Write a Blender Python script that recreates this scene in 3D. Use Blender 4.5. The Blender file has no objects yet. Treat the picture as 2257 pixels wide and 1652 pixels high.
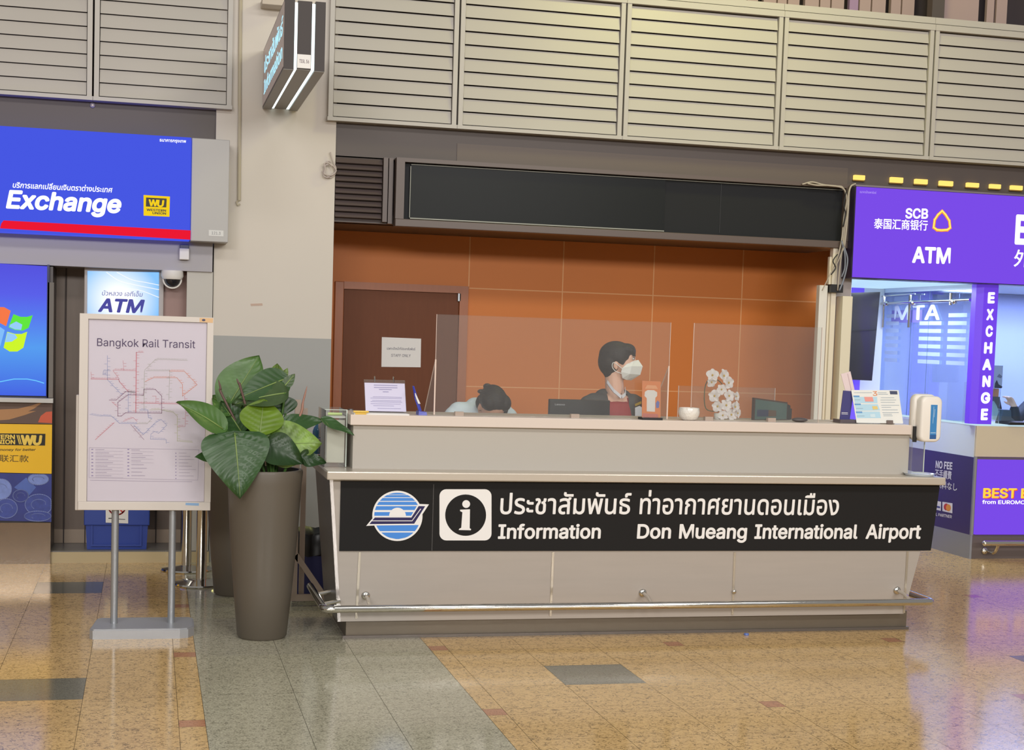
import bpy, bmesh, math, random
from mathutils import Vector, Matrix
from mathutils.geometry import tessellate_polygon
random.seed(7)
SC = bpy.context.scene
COL = SC.collection
W, H = 2257.0, 1652.0

# ------------------------------------------------------------------ camera
F, CX, CY = 3326.77, 1149.27, 988.38
YAW, PITCH, ROLL, EYE = 0.243334, -0.074249, 0.0325423, 1.53
_f = Vector((math.sin(YAW)*math.cos(PITCH), math.cos(YAW)*math.cos(PITCH), math.sin(PITCH)))
_r = Vector((math.cos(YAW), -math.sin(YAW), 0)); _u = _r.cross(_f)
_c, _s = math.cos(ROLL), math.sin(ROLL)
RX = _c*_r + _s*_u; UX = -_s*_r + _c*_u; CAM = Vector((0, 0, EYE))
cd = bpy.data.cameras.new('camera'); cam = bpy.data.objects.new('camera', cd); COL.objects.link(cam)
cd.sensor_fit = 'HORIZONTAL'; cd.sensor_width = 36; cd.lens = F/W*36
cd.shift_x = (W/2-CX)/W; cd.shift_y = (CY-H/2)/W
cd.clip_end = 200
cam.matrix_world = Matrix(((RX.x, UX.x, -_f.x, 0), (RX.y, UX.y, -_f.y, 0), (RX.z, UX.z, -_f.z, EYE), (0, 0, 0, 1)))
SC.camera = cam

# ------------------------------------------------------------------ world, lamps, exposure
SC.view_settings.view_transform = 'Standard'; SC.view_settings.look = 'None'
SC.view_settings.exposure = 0.0; SC.view_settings.gamma = 1.0; SC.view_settings.use_curve_mapping = False
wd = bpy.data.worlds.new('hall'); SC.world = wd; wd.use_nodes = True
bg = wd.node_tree.nodes['Background']; bg.inputs[0].default_value = (1.0, 0.97, 0.94, 1); bg.inputs[1].default_value = 0.28
def lamp(name, loc, to, sx, sy, power, col=(1, 0.95, 0.86), spread=180):
    l = bpy.data.lights.new(name, 'AREA'); l.shape = 'RECTANGLE'; l.size = sx; l.size_y = sy; l.energy = power; l.color = col
    l.spread = math.radians(spread)
    o = bpy.data.objects.new(name, l); COL.objects.link(o); o.location = loc
    d = Vector(to)-Vector(loc); o.rotation_euler = d.to_track_quat('-Z', 'Y').to_euler(); return o
WARM = (1, 0.97, 0.94)
lamp('hall_lamp', (-3, 1.0, 6.2), (-1.5, 6, 0), 2.4, 0.8, 112, WARM)
lamp('hall_lamp', (1.5, 1.0, 6.2), (2, 6.5, 0), 2.4, 0.8, 112, WARM)
lamp('hall_lamp', (6, 1.0, 6.2), (5, 6.5, 0), 2.4, 0.8, 112, WARM)
lamp('hall_lamp', (-3.5, -8.0, 4.7), (2, 10, 1.4), 6, 1.2, 660, WARM)
lamp('hall_lamp', (5, -8.0, 4.7), (3.5, 10, 1.4), 6, 1.2, 660, WARM)
lamp('wall_washer', (3.75, 8.3, 5.2), (3.75, 9.9, 3.4), 1.0, 0.4, 34, (1, 0.97, 0.3))

# ------------------------------------------------------------------ helpers
def lin(c):
    c = c/255.0
    return c/12.92 if c <= 0.04045 else ((c+0.055)/1.055)**2.4
def rgb(r, g, b): return (lin(r), lin(g), lin(b), 1)
def ray(px, py): return RX*((px-CX)/F) - UX*((py-CY)/F) + _f
def at(px, py, Y):
    d = ray(px, py); return CAM + d*(Y/d.y)
def atz(px, py, z):
    d = ray(px, py); return CAM + d*((z-EYE)/d.z)
def atx(px, py, X):
    d = ray(px, py); return CAM + d*(X/d.x)
class Pl:                                    # a flat face in the place: origin, right, up
    def __init__(s, O, u=(1, 0, 0), v=(0, 0, 1)):
        s.O = Vector(O); s.u = Vector(u).normalized(); s.v = Vector(v).normalized(); s.n = s.u.cross(s.v)
    def hit(s, px, py):
        d = ray(px, py); t = (s.O-CAM).dot(s.n)/d.dot(s.n); q = CAM+d*t-s.O
        return q.dot(s.u), q.dot(s.v)
    def p(s, a, b, e=0.0): return s.O + s.u*a + s.v*b + s.n*e
def YP(Y): return Pl((0, Y, 0))

MATS = {}
def mat(name, col, rough=0.5, metal=0.0, emit=None, es=1.0, spec=0.5, bump=None, var=None, coat=0.0, trans=0.0):
    if name in MATS: return MATS[name]
    m = bpy.data.materials.new(name); m.use_nodes = True; nt = m.node_tree; b = nt.nodes['Principled BSDF']
    b.inputs['Base Color'].default_value = col; b.inputs['Roughness'].default_value = rough
    b.inputs['Metallic'].default_value = metal; b.inputs['Specular IOR Level'].default_value = spec
    if coat: b.inputs['Coat Weight'].default_value = coat; b.inputs['Coat Roughness'].default_value = 0.08
    if emit is not None:
        b.inputs['Emission Color'].default_value = emit; b.inputs['Emission Strength'].default_value = es
    if var or bump:
        tc = nt.nodes.new('ShaderNodeTexCoord'); mp = nt.nodes.new('ShaderNodeMapping'); no = nt.nodes.new('ShaderNodeTexNoise')
        nt.links.new(tc.outputs['Object'], mp.inputs[0]); nt.links.new(mp.outputs[0], no.inputs['Vector'])
        sc, st, amt = (var or bump)[:3]
        mp.inputs['Scale'].default_value = st if isinstance(st, tuple) else (1, 1, 1)
        no.inputs['Scale'].default_value = sc; no.inputs['Detail'].default_value = 4
        if var:
            rp = nt.nodes.new('ShaderNodeMix'); rp.data_type = 'RGBA'
            rp.inputs[6].default_value = tuple(c*(1-amt) for c in col[:3])+(1,); rp.inputs[7].default_value = tuple(min(1, c*(1+amt)) for c in col[:3])+(1,)
            nt.links.new(no.outputs[0], rp.inputs[0]); nt.links.new(rp.outputs[2], b.inputs['Base Color'])
        if bump:
            bp = nt.nodes.new('ShaderNodeBump'); bp.inputs['Strength'].default_value = amt; bp.inputs['Distance'].default_value = 0.01
            nt.links.new(no.outputs[0], bp.inputs['Height']); nt.links.new(bp.outputs[0], b.inputs['Normal'])
    MATS[name] = m; return m
def glass(name, tint=(0.97, 0.985, 0.98, 1), refl=1.0, rough=0.03, haze=0.0, hazecol=(0.8, 0.85, 0.9, 1)):
    if name in MATS: return MATS[name]
    m = bpy.data.materials.new(name); m.use_nodes = True; nt = m.node_tree; nt.nodes.clear()
    out = nt.nodes.new('ShaderNodeOutputMaterial'); mx = nt.nodes.new('ShaderNodeMixShader'); tr = nt.nodes.new('ShaderNodeBsdfTransparent')
    gl = nt.nodes.new('ShaderNodeBsdfGlossy'); fr = nt.nodes.new('ShaderNodeFresnel'); mu = nt.nodes.new('ShaderNodeMath'); mu.operation = 'MULTIPLY'
    tr.inputs[0].default_value = tint; gl.inputs['Roughness'].default_value = rough; fr.inputs['IOR'].default_value = 1.45; mu.inputs[1].default_value = refl
    nt.links.new(fr.outputs[0], mu.inputs[0]); nt.links.new(mu.outputs[0], mx.inputs[0]); nt.links.new(gl.outputs[0], mx.inputs[2])
    if haze:
        df = nt.nodes.new('ShaderNodeBsdfDiffuse'); df.inputs[0].default_value = hazecol; m2 = nt.nodes.new('ShaderNodeMixShader'); m2.inputs[0].default_value = haze
        nt.links.new(tr.outputs[0], m2.inputs[1]); nt.links.new(df.outputs[0], m2.inputs[2]); nt.links.new(m2.outputs[0], mx.inputs[1])
    else: nt.links.new(tr.outputs[0], mx.inputs[1])
    nt.links.new(mx.outputs[0], out.inputs[0]); MATS[name] = m; return m

class MB:                                    # collects shapes; build() links them as ONE mesh object
    def __init__(s): s.b = bmesh.new(); s.mi = 0
    def face(s, pts, mi=None):
        try:
            f = s.b.faces.new([s.b.verts.new(Vector(p)) for p in pts]); f.material_index = s.mi if mi is None else mi; return f
        except ValueError: return None
    def hexa(s, lo, hi):                     # two quads (bottom ring, top ring)
        v = [s.b.verts.new(Vector(p)) for p in list(lo)+list(hi)]; n = len(lo)
        fs = [list(range(n))[::-1], list(range(n, 2*n))]+[[i, (i+1) % n, n+(i+1) % n, n+i] for i in range(n)]
        for f in fs: s.b.faces.new([v[i] for i in f]).material_index = s.mi
        return s
    def box(s, a, b, bev=0.0):
        x0, y0, z0 = [min(a[i], b[i]) for i in range(3)]; x1, y1, z1 = [max(a[i], b[i]) for i in range(3)]
        n0 = len(s.b.verts); s.b.verts.ensure_lookup_table()
        s.hexa([(x0, y0, z0), (x1, y0, z0), (x1, y1, z0), (x0, y1, z0)], [(x0, y0, z1), (x1, y0, z1), (x1, y1, z1), (x0, y1, z1)])
        if bev:
            s.b.verts.ensure_lookup_table(); vs = s.b.verts[n0:]; es = {e for v in vs for e in v.link_edges}
            bmesh.ops.bevel(s.b, geom=list(es), offset=bev, segments=2, profile=0.5, affect='EDGES', clamp_overlap=True)
        return s
    def obox(s, pl, a0, a1, b0, b1, e0, e1): # box on a face: a,b ranges, out by e
        s.hexa([pl.p(a0, b0, e0), pl.p(a1, b0, e0), pl.p(a1, b1, e0), pl.p(a0, b1, e0)], [pl.p(a0, b0, e1), pl.p(a1, b0, e1), pl.p(a1, b1, e1), pl.p(a0, b1, e1)]); return s
    def prism(s, pl, ab, e0, e1):            # polygon on a face given thickness
        s.hexa([pl.p(a, b, e0) for a, b in ab], [pl.p(a, b, e1) for a, b in ab]); return s
    def tube(s, pts, r, n=10, cap=True):
        pts = [Vector(p) for p in pts]; rr = r if isinstance(r, (list, tuple)) else [r]*len(pts); rings = []
        up = None
        for i, p in enumerate(pts):
            d = (pts[min(i+1, len(pts)-1)]-pts[max(i-1, 0)]).normalized()
            if up is None: up = Vector((0, 0, 1)) if abs(d.z) < 0.9 else Vector((1, 0, 0))
            x = d.cross(up).normalized(); up = x.cross(d).normalized()
            rings.append([s.b.verts.new(p+(x*math.cos(2*math.pi*k/n)+up*math.sin(2*math.pi*k/n))*rr[i]) for k in range(n)])
        for a, b in zip(rings, rings[1:]):
            for k in range(n): s.b.faces.new((a[k], a[(k+1) % n], b[(k+1) % n], b[k])).material_index = s.mi
        if cap: s.b.faces.new(rings[0][::-1]).material_index = s.mi; s.b.faces.new(rings[-1]).material_index = s.mi
        return s
    def lathe(s, c, prof, n=40, cap=True):   # profile of (r,z) about vertical axis at c
        c = Vector(c); R = [[s.b.verts.new(c+Vector((r*math.cos(2*math.pi*k/n), r*math.sin(2*math.pi*k/n), z))) for k in range(n)] for r, z in prof]
        for a, b in zip(R, R[1:]):
            for k in range(n): s.b.faces.new((a[k], a[(k+1) % n], b[(k+1) % n], b[k])).material_index = s.mi
        if cap: s.b.faces.new(R[0][::-1]).material_index = s.mi; s.b.faces.new(R[-1]).material_index = s.mi
        return s
    def ell(s, c, r, rot=None, n=20):
        M = Matrix.Translation(Vector(c)) @ (rot.to_4x4() if rot else Matrix.Identity(4)) @ Matrix.Diagonal(Vector((r[0], r[1], r[2], 1)))
        bmesh.ops.create_uvsphere(s.b, u_segments=n, v_segments=n//2+2, radius=1, matrix=M); return s
    def cap(s, p0, p1, r0, r1, n=14):
        p0, p1 = Vector(p0), Vector(p1)
        s.tube([p0, p1], [r0, r1], n); s.ell(p0, (r0,)*3, n=n); s.ell(p1, (r1,)*3, n=n); return s
    def ribbon(s, pl, ab, w, e=0.001):
        ab = [Vector(q) for q in ab]
        for p, q in zip(ab, ab[1:]):
            d = q-p
            if d.length < 1e-6: continue
            d.normalize(); t = Vector((-d.y, d.x))*w/2; x = d*w*0.4
            s.face([pl.p(*(p-x-t), e), pl.p(*(q+x-t), e), pl.p(*(q+x+t), e), pl.p(*(p-x+t), e)])
        return s
    def build(s, name, m, parent=None, smooth=False, off=None):
        me = bpy.data.meshes.new(name)
        bmesh.ops.recalc_face_normals(s.b, faces=[f for f in s.b.faces]) if not getattr(s, 'keep', False) else None
        s.b.to_mesh(me); s.b.free()
        for mm in (m if isinstance(m, (list, tuple)) else [m]): me.materials.append(mm)
        if smooth:
            for p in me.polygons: p.use_smooth = True
            if smooth != 'all': me.set_sharp_from_angle(angle=math.radians(40))
        o = bpy.data.objects.new(name, me); COL.objects.link(o)
        if parent is not None:
            o.parent = parent; o.location = -root_loc(parent)
        return o
def root_loc(o):
    v = Vector((0, 0, 0))
    while o is not None: v += o.location; o = o.parent
    return v
def thing(name, loc, label, cat, group=None):
    o = bpy.data.objects.new(name, None); o.empty_display_size = 0.1; COL.objects.link(o); o.location = Vector(loc)
    o['label'] = label; o['category'] = cat
    if group: o['group'] = group
    return o
def tag(o, label, cat, group=None, kind=None):
    o['label'] = label; o['category'] = cat
    if group: o['group'] = group
    if kind: o['kind'] = kind
    return o
def struct(name, mb, m, smooth=False):
    o = mb.build(name, m, None, smooth); o['kind'] = 'structure'; return o
try:
    LATIN = bpy.data.fonts.load(bpy.utils.system_resource('DATAFILES', path='fonts')+'/Inter.woff2')   # bundled with Blender
except Exception:
    LATIN = None
def _loops(me):
    nb = {}
    for e in me.edges:
        a, b = e.vertices; nb.setdefault(a, []).append(b); nb.setdefault(b, []).append(a)
    seen, out = set(), []
    for e in me.edges:
        if e.vertices[0] in seen: continue
        lp_ = [e.vertices[0], e.vertices[1]]; seen.update(lp_)
        while True:
            n_ = [v for v in nb[lp_[-1]] if v not in seen]
            if not n_: break
            lp_.append(n_[0]); seen.add(n_[0])
        if len(lp_) > 2: out.append([me.vertices[v].co.copy() for v in lp_])
    return out
def _area(l): return 0.5*sum(p.x*q.y-q.x*p.y for p, q in zip(l, l[1:]+l[:1]))
def _inside(p, l):
    c = False
    for a, b in zip(l, l[1:]+l[:1]):
        if (a.y > p.y) != (b.y > p.y) and p.x < (b.x-a.x)*(p.y-a.y)/(b.y-a.y)+a.x: c = not c
    return c
def text_mesh(s, bold=0.0, shear=0.0, spacing=1.0):
    """outlines of the writing filled contour by contour; bold thickens every stroke evenly"""
    cu = bpy.data.curves.new('t', 'FONT'); cu.body = s; cu.shear = shear; cu.size = 1.0; cu.space_character = spacing
    if LATIN and all(ord(c) < 256 for c in s): cu.font = LATIN
    cu.fill_mode = 'NONE'; cu.resolution_u = 4
    o = bpy.data.objects.new('t', cu); COL.objects.link(o)
    dg = bpy.context.evaluated_depsgraph_get(); me = bpy.data.meshes.new_from_object(o.evaluated_get(dg))
    bpy.data.objects.remove(o); bpy.data.curves.remove(cu)
    L = _loops(me); bpy.data.meshes.remove(me)
    L = [(l, _area(l)) for l in L]; big = max(L, key=lambda q: abs(q[1]))[1]
    outs = [l for l, a in L if a*big > 0]; holes = [l for l, a in L if a*big <= 0]
    vs, fs = [], []
    for oi, ol in enumerate(outs):
        hs = [h for h in holes if _inside(h[0], ol) and _inside(h[len(h)//2], ol)]
        P_ = [ol]+hs; tri = tessellate_polygon([[Vector((p.x, p.y, 0)) for p in l] for l in P_]); flat = [p for l in P_ for p in l]; n0 = len(vs)
        vs += [(p.x, p.y, -0.00004*(oi % 3)) for p in flat]; fs += [tuple(n0+i for i in t_) for t_ in tri]
    if bold > 0:
        v0, f0 = list(vs), list(fs)
        nk = 16 if bold > 0.018 else 8
        for k in range(nk):
            dx, dy = bold*math.cos(k*2*math.pi/nk), bold*math.sin(k*2*math.pi/nk); n0 = len(vs)
            vs += [(x+dx, y+dy, z-0.0001-0.0008*k/nk) for x, y, z in v0]; fs += [tuple(n0+i for i in t_) for t_ in f0]
    m = bpy.data.meshes.new('t'); m.from_pydata(vs, [], fs); return m
REFH = {}
def letters(s, pl, A, B, cap, m, parent, ref='E', bold=0.012, shear=0.0, e=0.0015, mirror=False, name='lettering', spacing=1.0, fitw=True):
    """writing on face pl: baseline from pixel A to pixel B, height of ref letter = cap pixels"""
    a0, b0 = pl.hit(*A); a1, b1 = pl.hit(*B); am, bm = pl.hit((A[0]), (A[1]-cap)); hgt = bm-b0
    if any(ord(c) > 0x2000 for c in s): ref = '国'
    if ref not in REFH:
        r = text_mesh(ref); REFH[ref] = max(v.co.y for v in r.vertices); bpy.data.meshes.remove(r)
    me = text_mesh(s, bold, shear, spacing)
    xs = [v.co.x for v in me.vertices]; x0, x1 = min(xs), max(xs)
    sx = (a1-a0)/(x1-x0); sy = hgt/(REFH[ref]+bold)
    for v in me.vertices:
        t = (v.co.x-x0)/(x1-x0)
        if mirror: t = 1-t
        v.co = pl.p(a0+(a1-a0)*t, b0+(b1-b0)*t+v.co.y*sy, e+v.co.z)
    me.materials.clear(); me.materials.append(m); me.name = name
    o = bpy.data.objects.new(name, me); COL.objects.link(o); o.parent = parent; o.location = -root_loc(parent); return o
def decal(name, pl, pxs, m, parent, e=0.001, th=0.0):
    mb = MB(); ab = [pl.hit(*q) for q in pxs]
    if th: mb.prism(pl, ab, e, e+th)
    else: mb.face([pl.p(a, b, e) for a, b in ab]); mb.keep = True
    return mb.build(name, m, parent)
def circ(cx, cy, rx, ry=None, n=32, a0=0, a1=2*math.pi):
    ry = ry or rx; return [(cx+rx*math.cos(a0+(a1-a0)*k/n), cy-ry*math.sin(a0+(a1-a0)*k/n)) for k in range(n)]
def catmull(pts, k=6):
    pts = [Vector(p) for p in pts]; P = [pts[0]*2-pts[1]]+pts+[pts[-1]*2-pts[-2]]; out = []
    for i in range(1, len(P)-2):
        for j in range(k):
            t = j/k; a, b, c, d = P[i-1:i+3]
            out.append(0.5*((2*b)+(c-a)*t+(2*a-5*b+4*c-d)*t*t+(3*b-a-3*c+d)*t**3))
    out.append(pts[-1]); return out
def remesh(mb, name, m, parent, voxel, smooth=4, cut=None):
    """one continuous surface grown from overlapping forms"""
    bmesh.ops.recalc_face_normals(mb.b, faces=mb.b.faces[:])
    me = bpy.data.meshes.new('r'); mb.b.to_mesh(me); mb.b.free(); o = bpy.data.objects.new('r', me); COL.objects.link(o)
    md = o.modifiers.new('r', 'REMESH'); md.mode = 'VOXEL'; md.voxel_size = voxel
    if smooth: sm = o.modifiers.new('s', 'SMOOTH'); sm.iterations = smooth; sm.factor = 0.5
    dg = bpy.context.evaluated_depsgraph_get(); e = bpy.data.meshes.new_from_object(o.evaluated_get(dg))
    bpy.data.objects.remove(o); bpy.data.meshes.remove(me)
    if cut:
        b = bmesh.new(); b.from_mesh(e); bmesh.ops.delete(b, geom=[f for f in b.faces if cut(f.calc_center_median())], context='FACES'); b.to_mesh(e); b.free()
    e.materials.clear(); e.materials.append(m)
    for p in e.polygons: p.use_smooth = True; p.material_index = 0
    e.name = name; n = bpy.data.objects.new(name, e); COL.objects.link(n)
    if parent is not None: n.parent = parent; n.location = -root_loc(parent)
    return n

# ------------------------------------------------------------------ materials
steel = mat('brushed_steel_panel', rgb(176, 168, 160), 0.45, 0.15, var=(3, (1, 1, 12), 0.05))
steel_d = mat('plinth_steel', rgb(112, 102, 88), 0.4, 0.4)
chrome = mat('chrome', rgb(215, 212, 205), 0.1, 1.0)
satin = mat('satin_grey_metal', rgb(165, 168, 172), 0.35, 0.6)
laminate = mat('counter_top_laminate', rgb(214, 200, 188), 0.4)
riserm = mat('counter_riser_laminate', rgb(178, 172, 162), 0.45)
louvre_m = mat('louvre_paint', rgb(178, 173, 166), 0.42, var=(2, None, 0.04))
dark_gap = mat('louvre_backing', rgb(74, 64, 62), 0.7)
brown = mat('dark_brown_cladding', rgb(84, 74, 70), 0.5)
brown_frame = mat('brown_frame', rgb(92, 78, 72), 0.4)
white = mat('white_paint', rgb(225, 222, 216), 0.5)
greypan = mat('grey_metal_cladding', rgb(172, 170, 168), 0.4)
black_gloss = mat('black_gloss', rgb(26, 26, 26), 0.12)
black = mat('black_plastic', rgb(30, 30, 32), 0.4)
paper = mat('paper_white', rgb(232, 230, 226), 0.6)
acry = glass('clear_acrylic', (0.95, 0.965, 0.96, 1), 1.0, 0.03, 0.04, (0.9, 0.86, 0.84, 1))
acry_fin = glass('clear_acrylic_fin', (0.93, 0.94, 0.935, 1), 0.12, 0.05, 0.05, (0.9, 0.86, 0.84, 1))
acry_edge = mat('acrylic_edge', rgb(238, 215, 200), 0.3)
white_l = mat('lettering_white', rgb(238, 236, 234), 0.5)
dkblue_l = mat('lettering_dark_blue', rgb(40, 40, 130), 0.5, emit=rgb(24, 26, 130), es=0.6)
def lit(name, r, g, b, s=1.0, rough=0.25): return mat(name, (0.0, 0.0, 0.0, 1), 0.5, emit=rgb(r, g, b), es=s, spec=0.06)

# ------------------------------------------------------------------ floor: granite tiles
def granite(name, base, dark, light, scale=60):
    m = bpy.data.materials.new(name); m.use_nodes = True; nt = m.node_tree; b = nt.nodes['Principled BSDF']; N = nt.nodes.new; LK = nt.links.new
    tc = N('ShaderNodeTexCoord')
    def noise(sc, de, dist=0.0):
        n = N('ShaderNodeTexNoise'); LK(tc.outputs['Object'], n.inputs['Vector']); n.inputs['Scale'].default_value = sc; n.inputs['Detail'].default_value = de; n.inputs['Distortion'].default_value = dist; return n
    def ramp(src, stops):
        r = N('ShaderNodeValToRGB'); LK(src, r.inputs[0]); e = r.color_ramp.elements
        e[0].position, e[0].color = stops[0]; e[1].position, e[1].color = stops[-1]
        for p, c in stops[1:-1]: q = e.new(p); q.color = c
        return r.outputs[0]
    def mixc(f, a, b_, mode='MIX'):
        x = N('ShaderNodeMix'); x.data_type = 'RGBA'; x.blend_type = mode
        LK(f, x.inputs[0]) if hasattr(f, 'is_output') else setattr(x.inputs[0], 'default_value', f)
        for k, v in ((6, a), (7, b_)): LK(v, x.inputs[k]) if hasattr(v, 'is_output') else setattr(x.inputs[k], 'default_value', v)
        return x.outputs[2]
    n1 = noise(scale, 2.5, 0.6); n2 = noise(scale*0.55, 2); n4 = noise(scale*1.9, 2)
    ab = N('ShaderNodeMath'); ab.operation = 'SUBTRACT'; LK(n1.outputs[0], ab.inputs[0]); ab.inputs[1].default_value = 0.5
    a2 = N('ShaderNodeMath'); a2.operation = 'ABSOLUTE'; LK(ab.outputs[0], a2.inputs[0])
    line = ramp(a2.outputs[0], [(0.0, (1, 1, 1, 1)), (0.05, (0, 0, 0, 1))])
    mask = ramp(n2.outputs[0], [(0.38, (0, 0, 0, 1)), (0.54, (1, 1, 1, 1))])
    mu = N('ShaderNodeMath'); mu.operation = 'MULTIPLY'; LK(line, mu.inputs[0]); LK(mask, mu.inputs[1])
    ground = mixc(ramp(n4.outputs[0], [(0.35, (0, 0, 0, 1)), (0.65, (1, 1, 1, 1))]), base, light)
    col = mixc(mu.outputs[0], ground, dark)
    col = mixc(1.0, col, ramp(noise(1.3, 3).outputs[0], [(0.3, (0.9, 0.89, 0.88, 1)), (0.7, (1.05, 1.05, 1.05, 1))]), 'MULTIPLY')
    LK(col, b.inputs['Base Color']); b.inputs['Roughness'].default_value = 0.13; b.inputs['Specular IOR Level'].default_value = 0.5
    return m
g_beige = granite('beige_granite', rgb(212, 174, 114), rgb(118, 94, 56), rgb(232, 194, 134), 46)
g_grey = granite('grey_granite', rgb(170, 166, 144), rgb(116, 112, 94), rgb(206, 200, 176), 58)
g_dark = granite('dark_grey_granite', rgb(112, 112, 100), rgb(84, 84, 76), rgb(134, 132, 118), 90)
g_red = granite('red_granite', rgb(186, 128, 92), rgb(140, 92, 66), rgb(200, 142, 108), 80)
grout = mat('grout', rgb(104, 92, 72), 0.6)
fl = MB()
fl.mi = 4; fl.face([(-9, -9, -0.004), (14, -9, -0.004), (14, 16, -0.004), (-9, 16, -0.004)])
fl.box((-9, -9, -0.12), (14, 16, -0.03))
def ftile(x0, x1, y0, y1, mi, g=0.0008):
    fl.mi = mi; fl.face([(x0+g, y0+g, 0), (x1-g, y0+g, 0), (x1-g, y1-g, 0), (x0+g, y1-g, 0)])
XL = [0.130]                                  # beige columns left of the grey band
xs = [(0.130, 0.231, 's')]
x = 0.130
for k in range(7):
    for j in range(3): xs.append((x-0.3733, x, 'c' if j == 1 else 't')); x -= 0.3733
    xs.append((x-0.097, x, 's')); x -= 0.097
x = 1.345
for k in range(9):
    xs.append((x, x+0.087, 's')); x += 0.087
    for j in range(3): xs.append((x, x+0.376, 'c' if j == 1 else 't')); x += 0.376
def yrows(off):
    out = []; y = off-12*1.255
    while y < 15:
        out.append((y, y+0.1, 's')); y += 0.1
        for j in range(3): out.append((y, y+0.385, 'c' if j == 1 else 't')); y += 0.385
    return out
DARKC = {(1.80, 6.34), (-0.61, 6.27), (-0.61, 8.75), (4.24, 6.34)}
for x0, x1, kx in xs:
    for y0, y1, ky in yrows(5.848 if x0 > 1 else 5.808):
        if y1 < 3 or y0 > 13:                 # outside the view: whole slabs
            continue
        mi = 0
        if kx == 's' and ky == 's': mi = 3
        elif any(abs((x0+x1)/2-dx-0.19) < 0.12 and abs((y0+y1)/2-dy-0.19) < 0.12 for dx, dy in DARKC): mi = 2
        ftile(x0, x1, y0, y1, mi)
for i, (x0, x1) in enumerate(((0.231, 0.613), (0.613, 0.963), (0.963, 1.345))):
    y = 5.835-3*0.806-(0.33 if i == 0 else 0)
    while y < 13: ftile(x0, x1, y, y+0.806, 1); y += 0.806
for (x0, x1, mi) in ((-9, 0.231, 0), (0.231, 1.345, 1), (1.345, 14, 0)):
    ftile(x0, x1, -9, 2.9, mi); ftile(x0, x1, 13.2, 16, mi)
struct('floor', fl, [g_beige, g_grey, g_dark, g_red, grout])

# ------------------------------------------------------------------ building shell
ORANGE = mat('orange_wall_panel', rgb(208, 122, 54), 0.45, spec=0.3, var=(1.2, None, 0.05))
groutl = mat('orange_panel_joint', rgb(228, 166, 108), 0.5)
YB = 10.85
mb = MB(); mb.box((1.1, YB, 0), (5.2, YB+0.12, 2.6)); mb.mi = 1
pb = YP(YB)
for q in (1034, 1241, 1441, 1637):
    a, _ = pb.hit(q, 600); mb.obox(pb, a-0.004, a+0.004, 1.88 if q == 1034 else 0.0, 2.5, 0, 0.0012)
_, zj = pb.hit(1440, 651); mb.obox(pb, pb.hit(1034, 633)[0], 5.0, zj-0.004, zj+0.004, 0, 0.0014)
mb.obox(pb, pb.hit(1034, 633)[0], 5.0, zj-0.72, zj-0.713, 0, 0.0014)
struct('wall_back', mb, [ORANGE, groutl])
# door in the back wall
woodf = mat('door_frame_wood', rgb(164, 96, 56), 0.4, var=(6, (8, 1, 1), 0.12))
woodd = mat('door_leaf_wood', rgb(112, 66, 42), 0.5, spec=0.2, var=(5, (9, 1, 1), 0.1))
dl, dtop = pb.hit(757, 640); dr, _ = pb.hit(1012, 645); fL = pb.hit(738, 620)[0]; fR = pb.hit(1031, 632)[0]; ft = pb.hit(880, 625)[1]; dt = pb.hit(880, 641)[1]
droot = bpy.data.objects.new('door_1', None); COL.objects.link(droot); droot.location = (dl, YB, 0); droot['kind'] = 'structure'
mb = MB(); mb.box((fL, YB-0.03, 0), (dl, YB, ft), 0.004); mb.box((dr, YB-0.03, 0), (fR, YB, ft), 0.004); mb.box((dl, YB-0.03, dt), (dr, YB, ft), 0.004); mb.build('door_frame', woodf, droot)
mb = MB(); mb.box((dl+0.004, YB-0.012, 0.008), (dr-0.004, YB-0.001, dt-0.003)); mb.build('door_leaf', woodd, droot)
mb = MB(); a, b = pb.hit(1011, 655); mb.box((a-0.012, YB-0.03, b-0.03), (a+0.012, YB-0.013, b+0.03), 0.003); mb.build('door_hinge', satin, droot)
mb = MB(); mb.tube([(dl+0.07, YB-0.012, 0.95), (dl+0.07, YB-0.06, 0.95), (dl+0.19, YB-0.06, 0.95)], 0.009); mb.lathe((dl+0.07, YB-0.015, 0.95), [(0.02, -0.02), (0.02, 0.02)], 12); mb.build('door_handle', satin, droot, True)

# column, two-tone paint
colw = mat('column_cream_paint', rgb(206, 198, 188), 0.6, var=(1.5, None, 0.03)); colg = mat('column_grey_paint', rgb(158, 158, 156), 0.55)
zg = 1.472
mb = MB(); mb.box((0.395, 9.95, zg), (1.16, 10.95, 4.6)); mb.mi = 1; mb.box((0.395, 9.95, 0), (1.16, 10.95, zg)); struct('wall_column', mb, [colw, colg])
# upper wall behind the louvres and the floor above
mb = MB(); mb.box((-6, 10.02, 2.9), (0.395, 10.2, 3.86)); mb.box((1.16, 10.02, 2.9), (13, 10.2, 3.86)); struct('wall_upper', mb, dark_gap)
# brown fascia under the louvres
mb = MB(); mb.box((1.16, 9.985, 2.66), (13, 10.1, 2.9)); mb.mi = 1; mb.box((1.97, 9.98, 2.665), (4.8, 9.985, 2.795)); struct('trim_1', mb, [brown, mat('fascia_patch', rgb(96, 84, 76), 0.5)])
mb = MB(); mb.box((-6, 9.985, 2.6), (0.43, 10.1, 2.93)); struct('trim_2', mb, brown)
# soffit over the information recess
mb = MB(); mb.box((1.16, 9.99, 2.24), (4.9, 10.96, 2.3)); mb.box((1.16, 10.05, 2.24), (4.9, 10.12, 2.7)); struct('ceiling', mb, brown)
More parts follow.
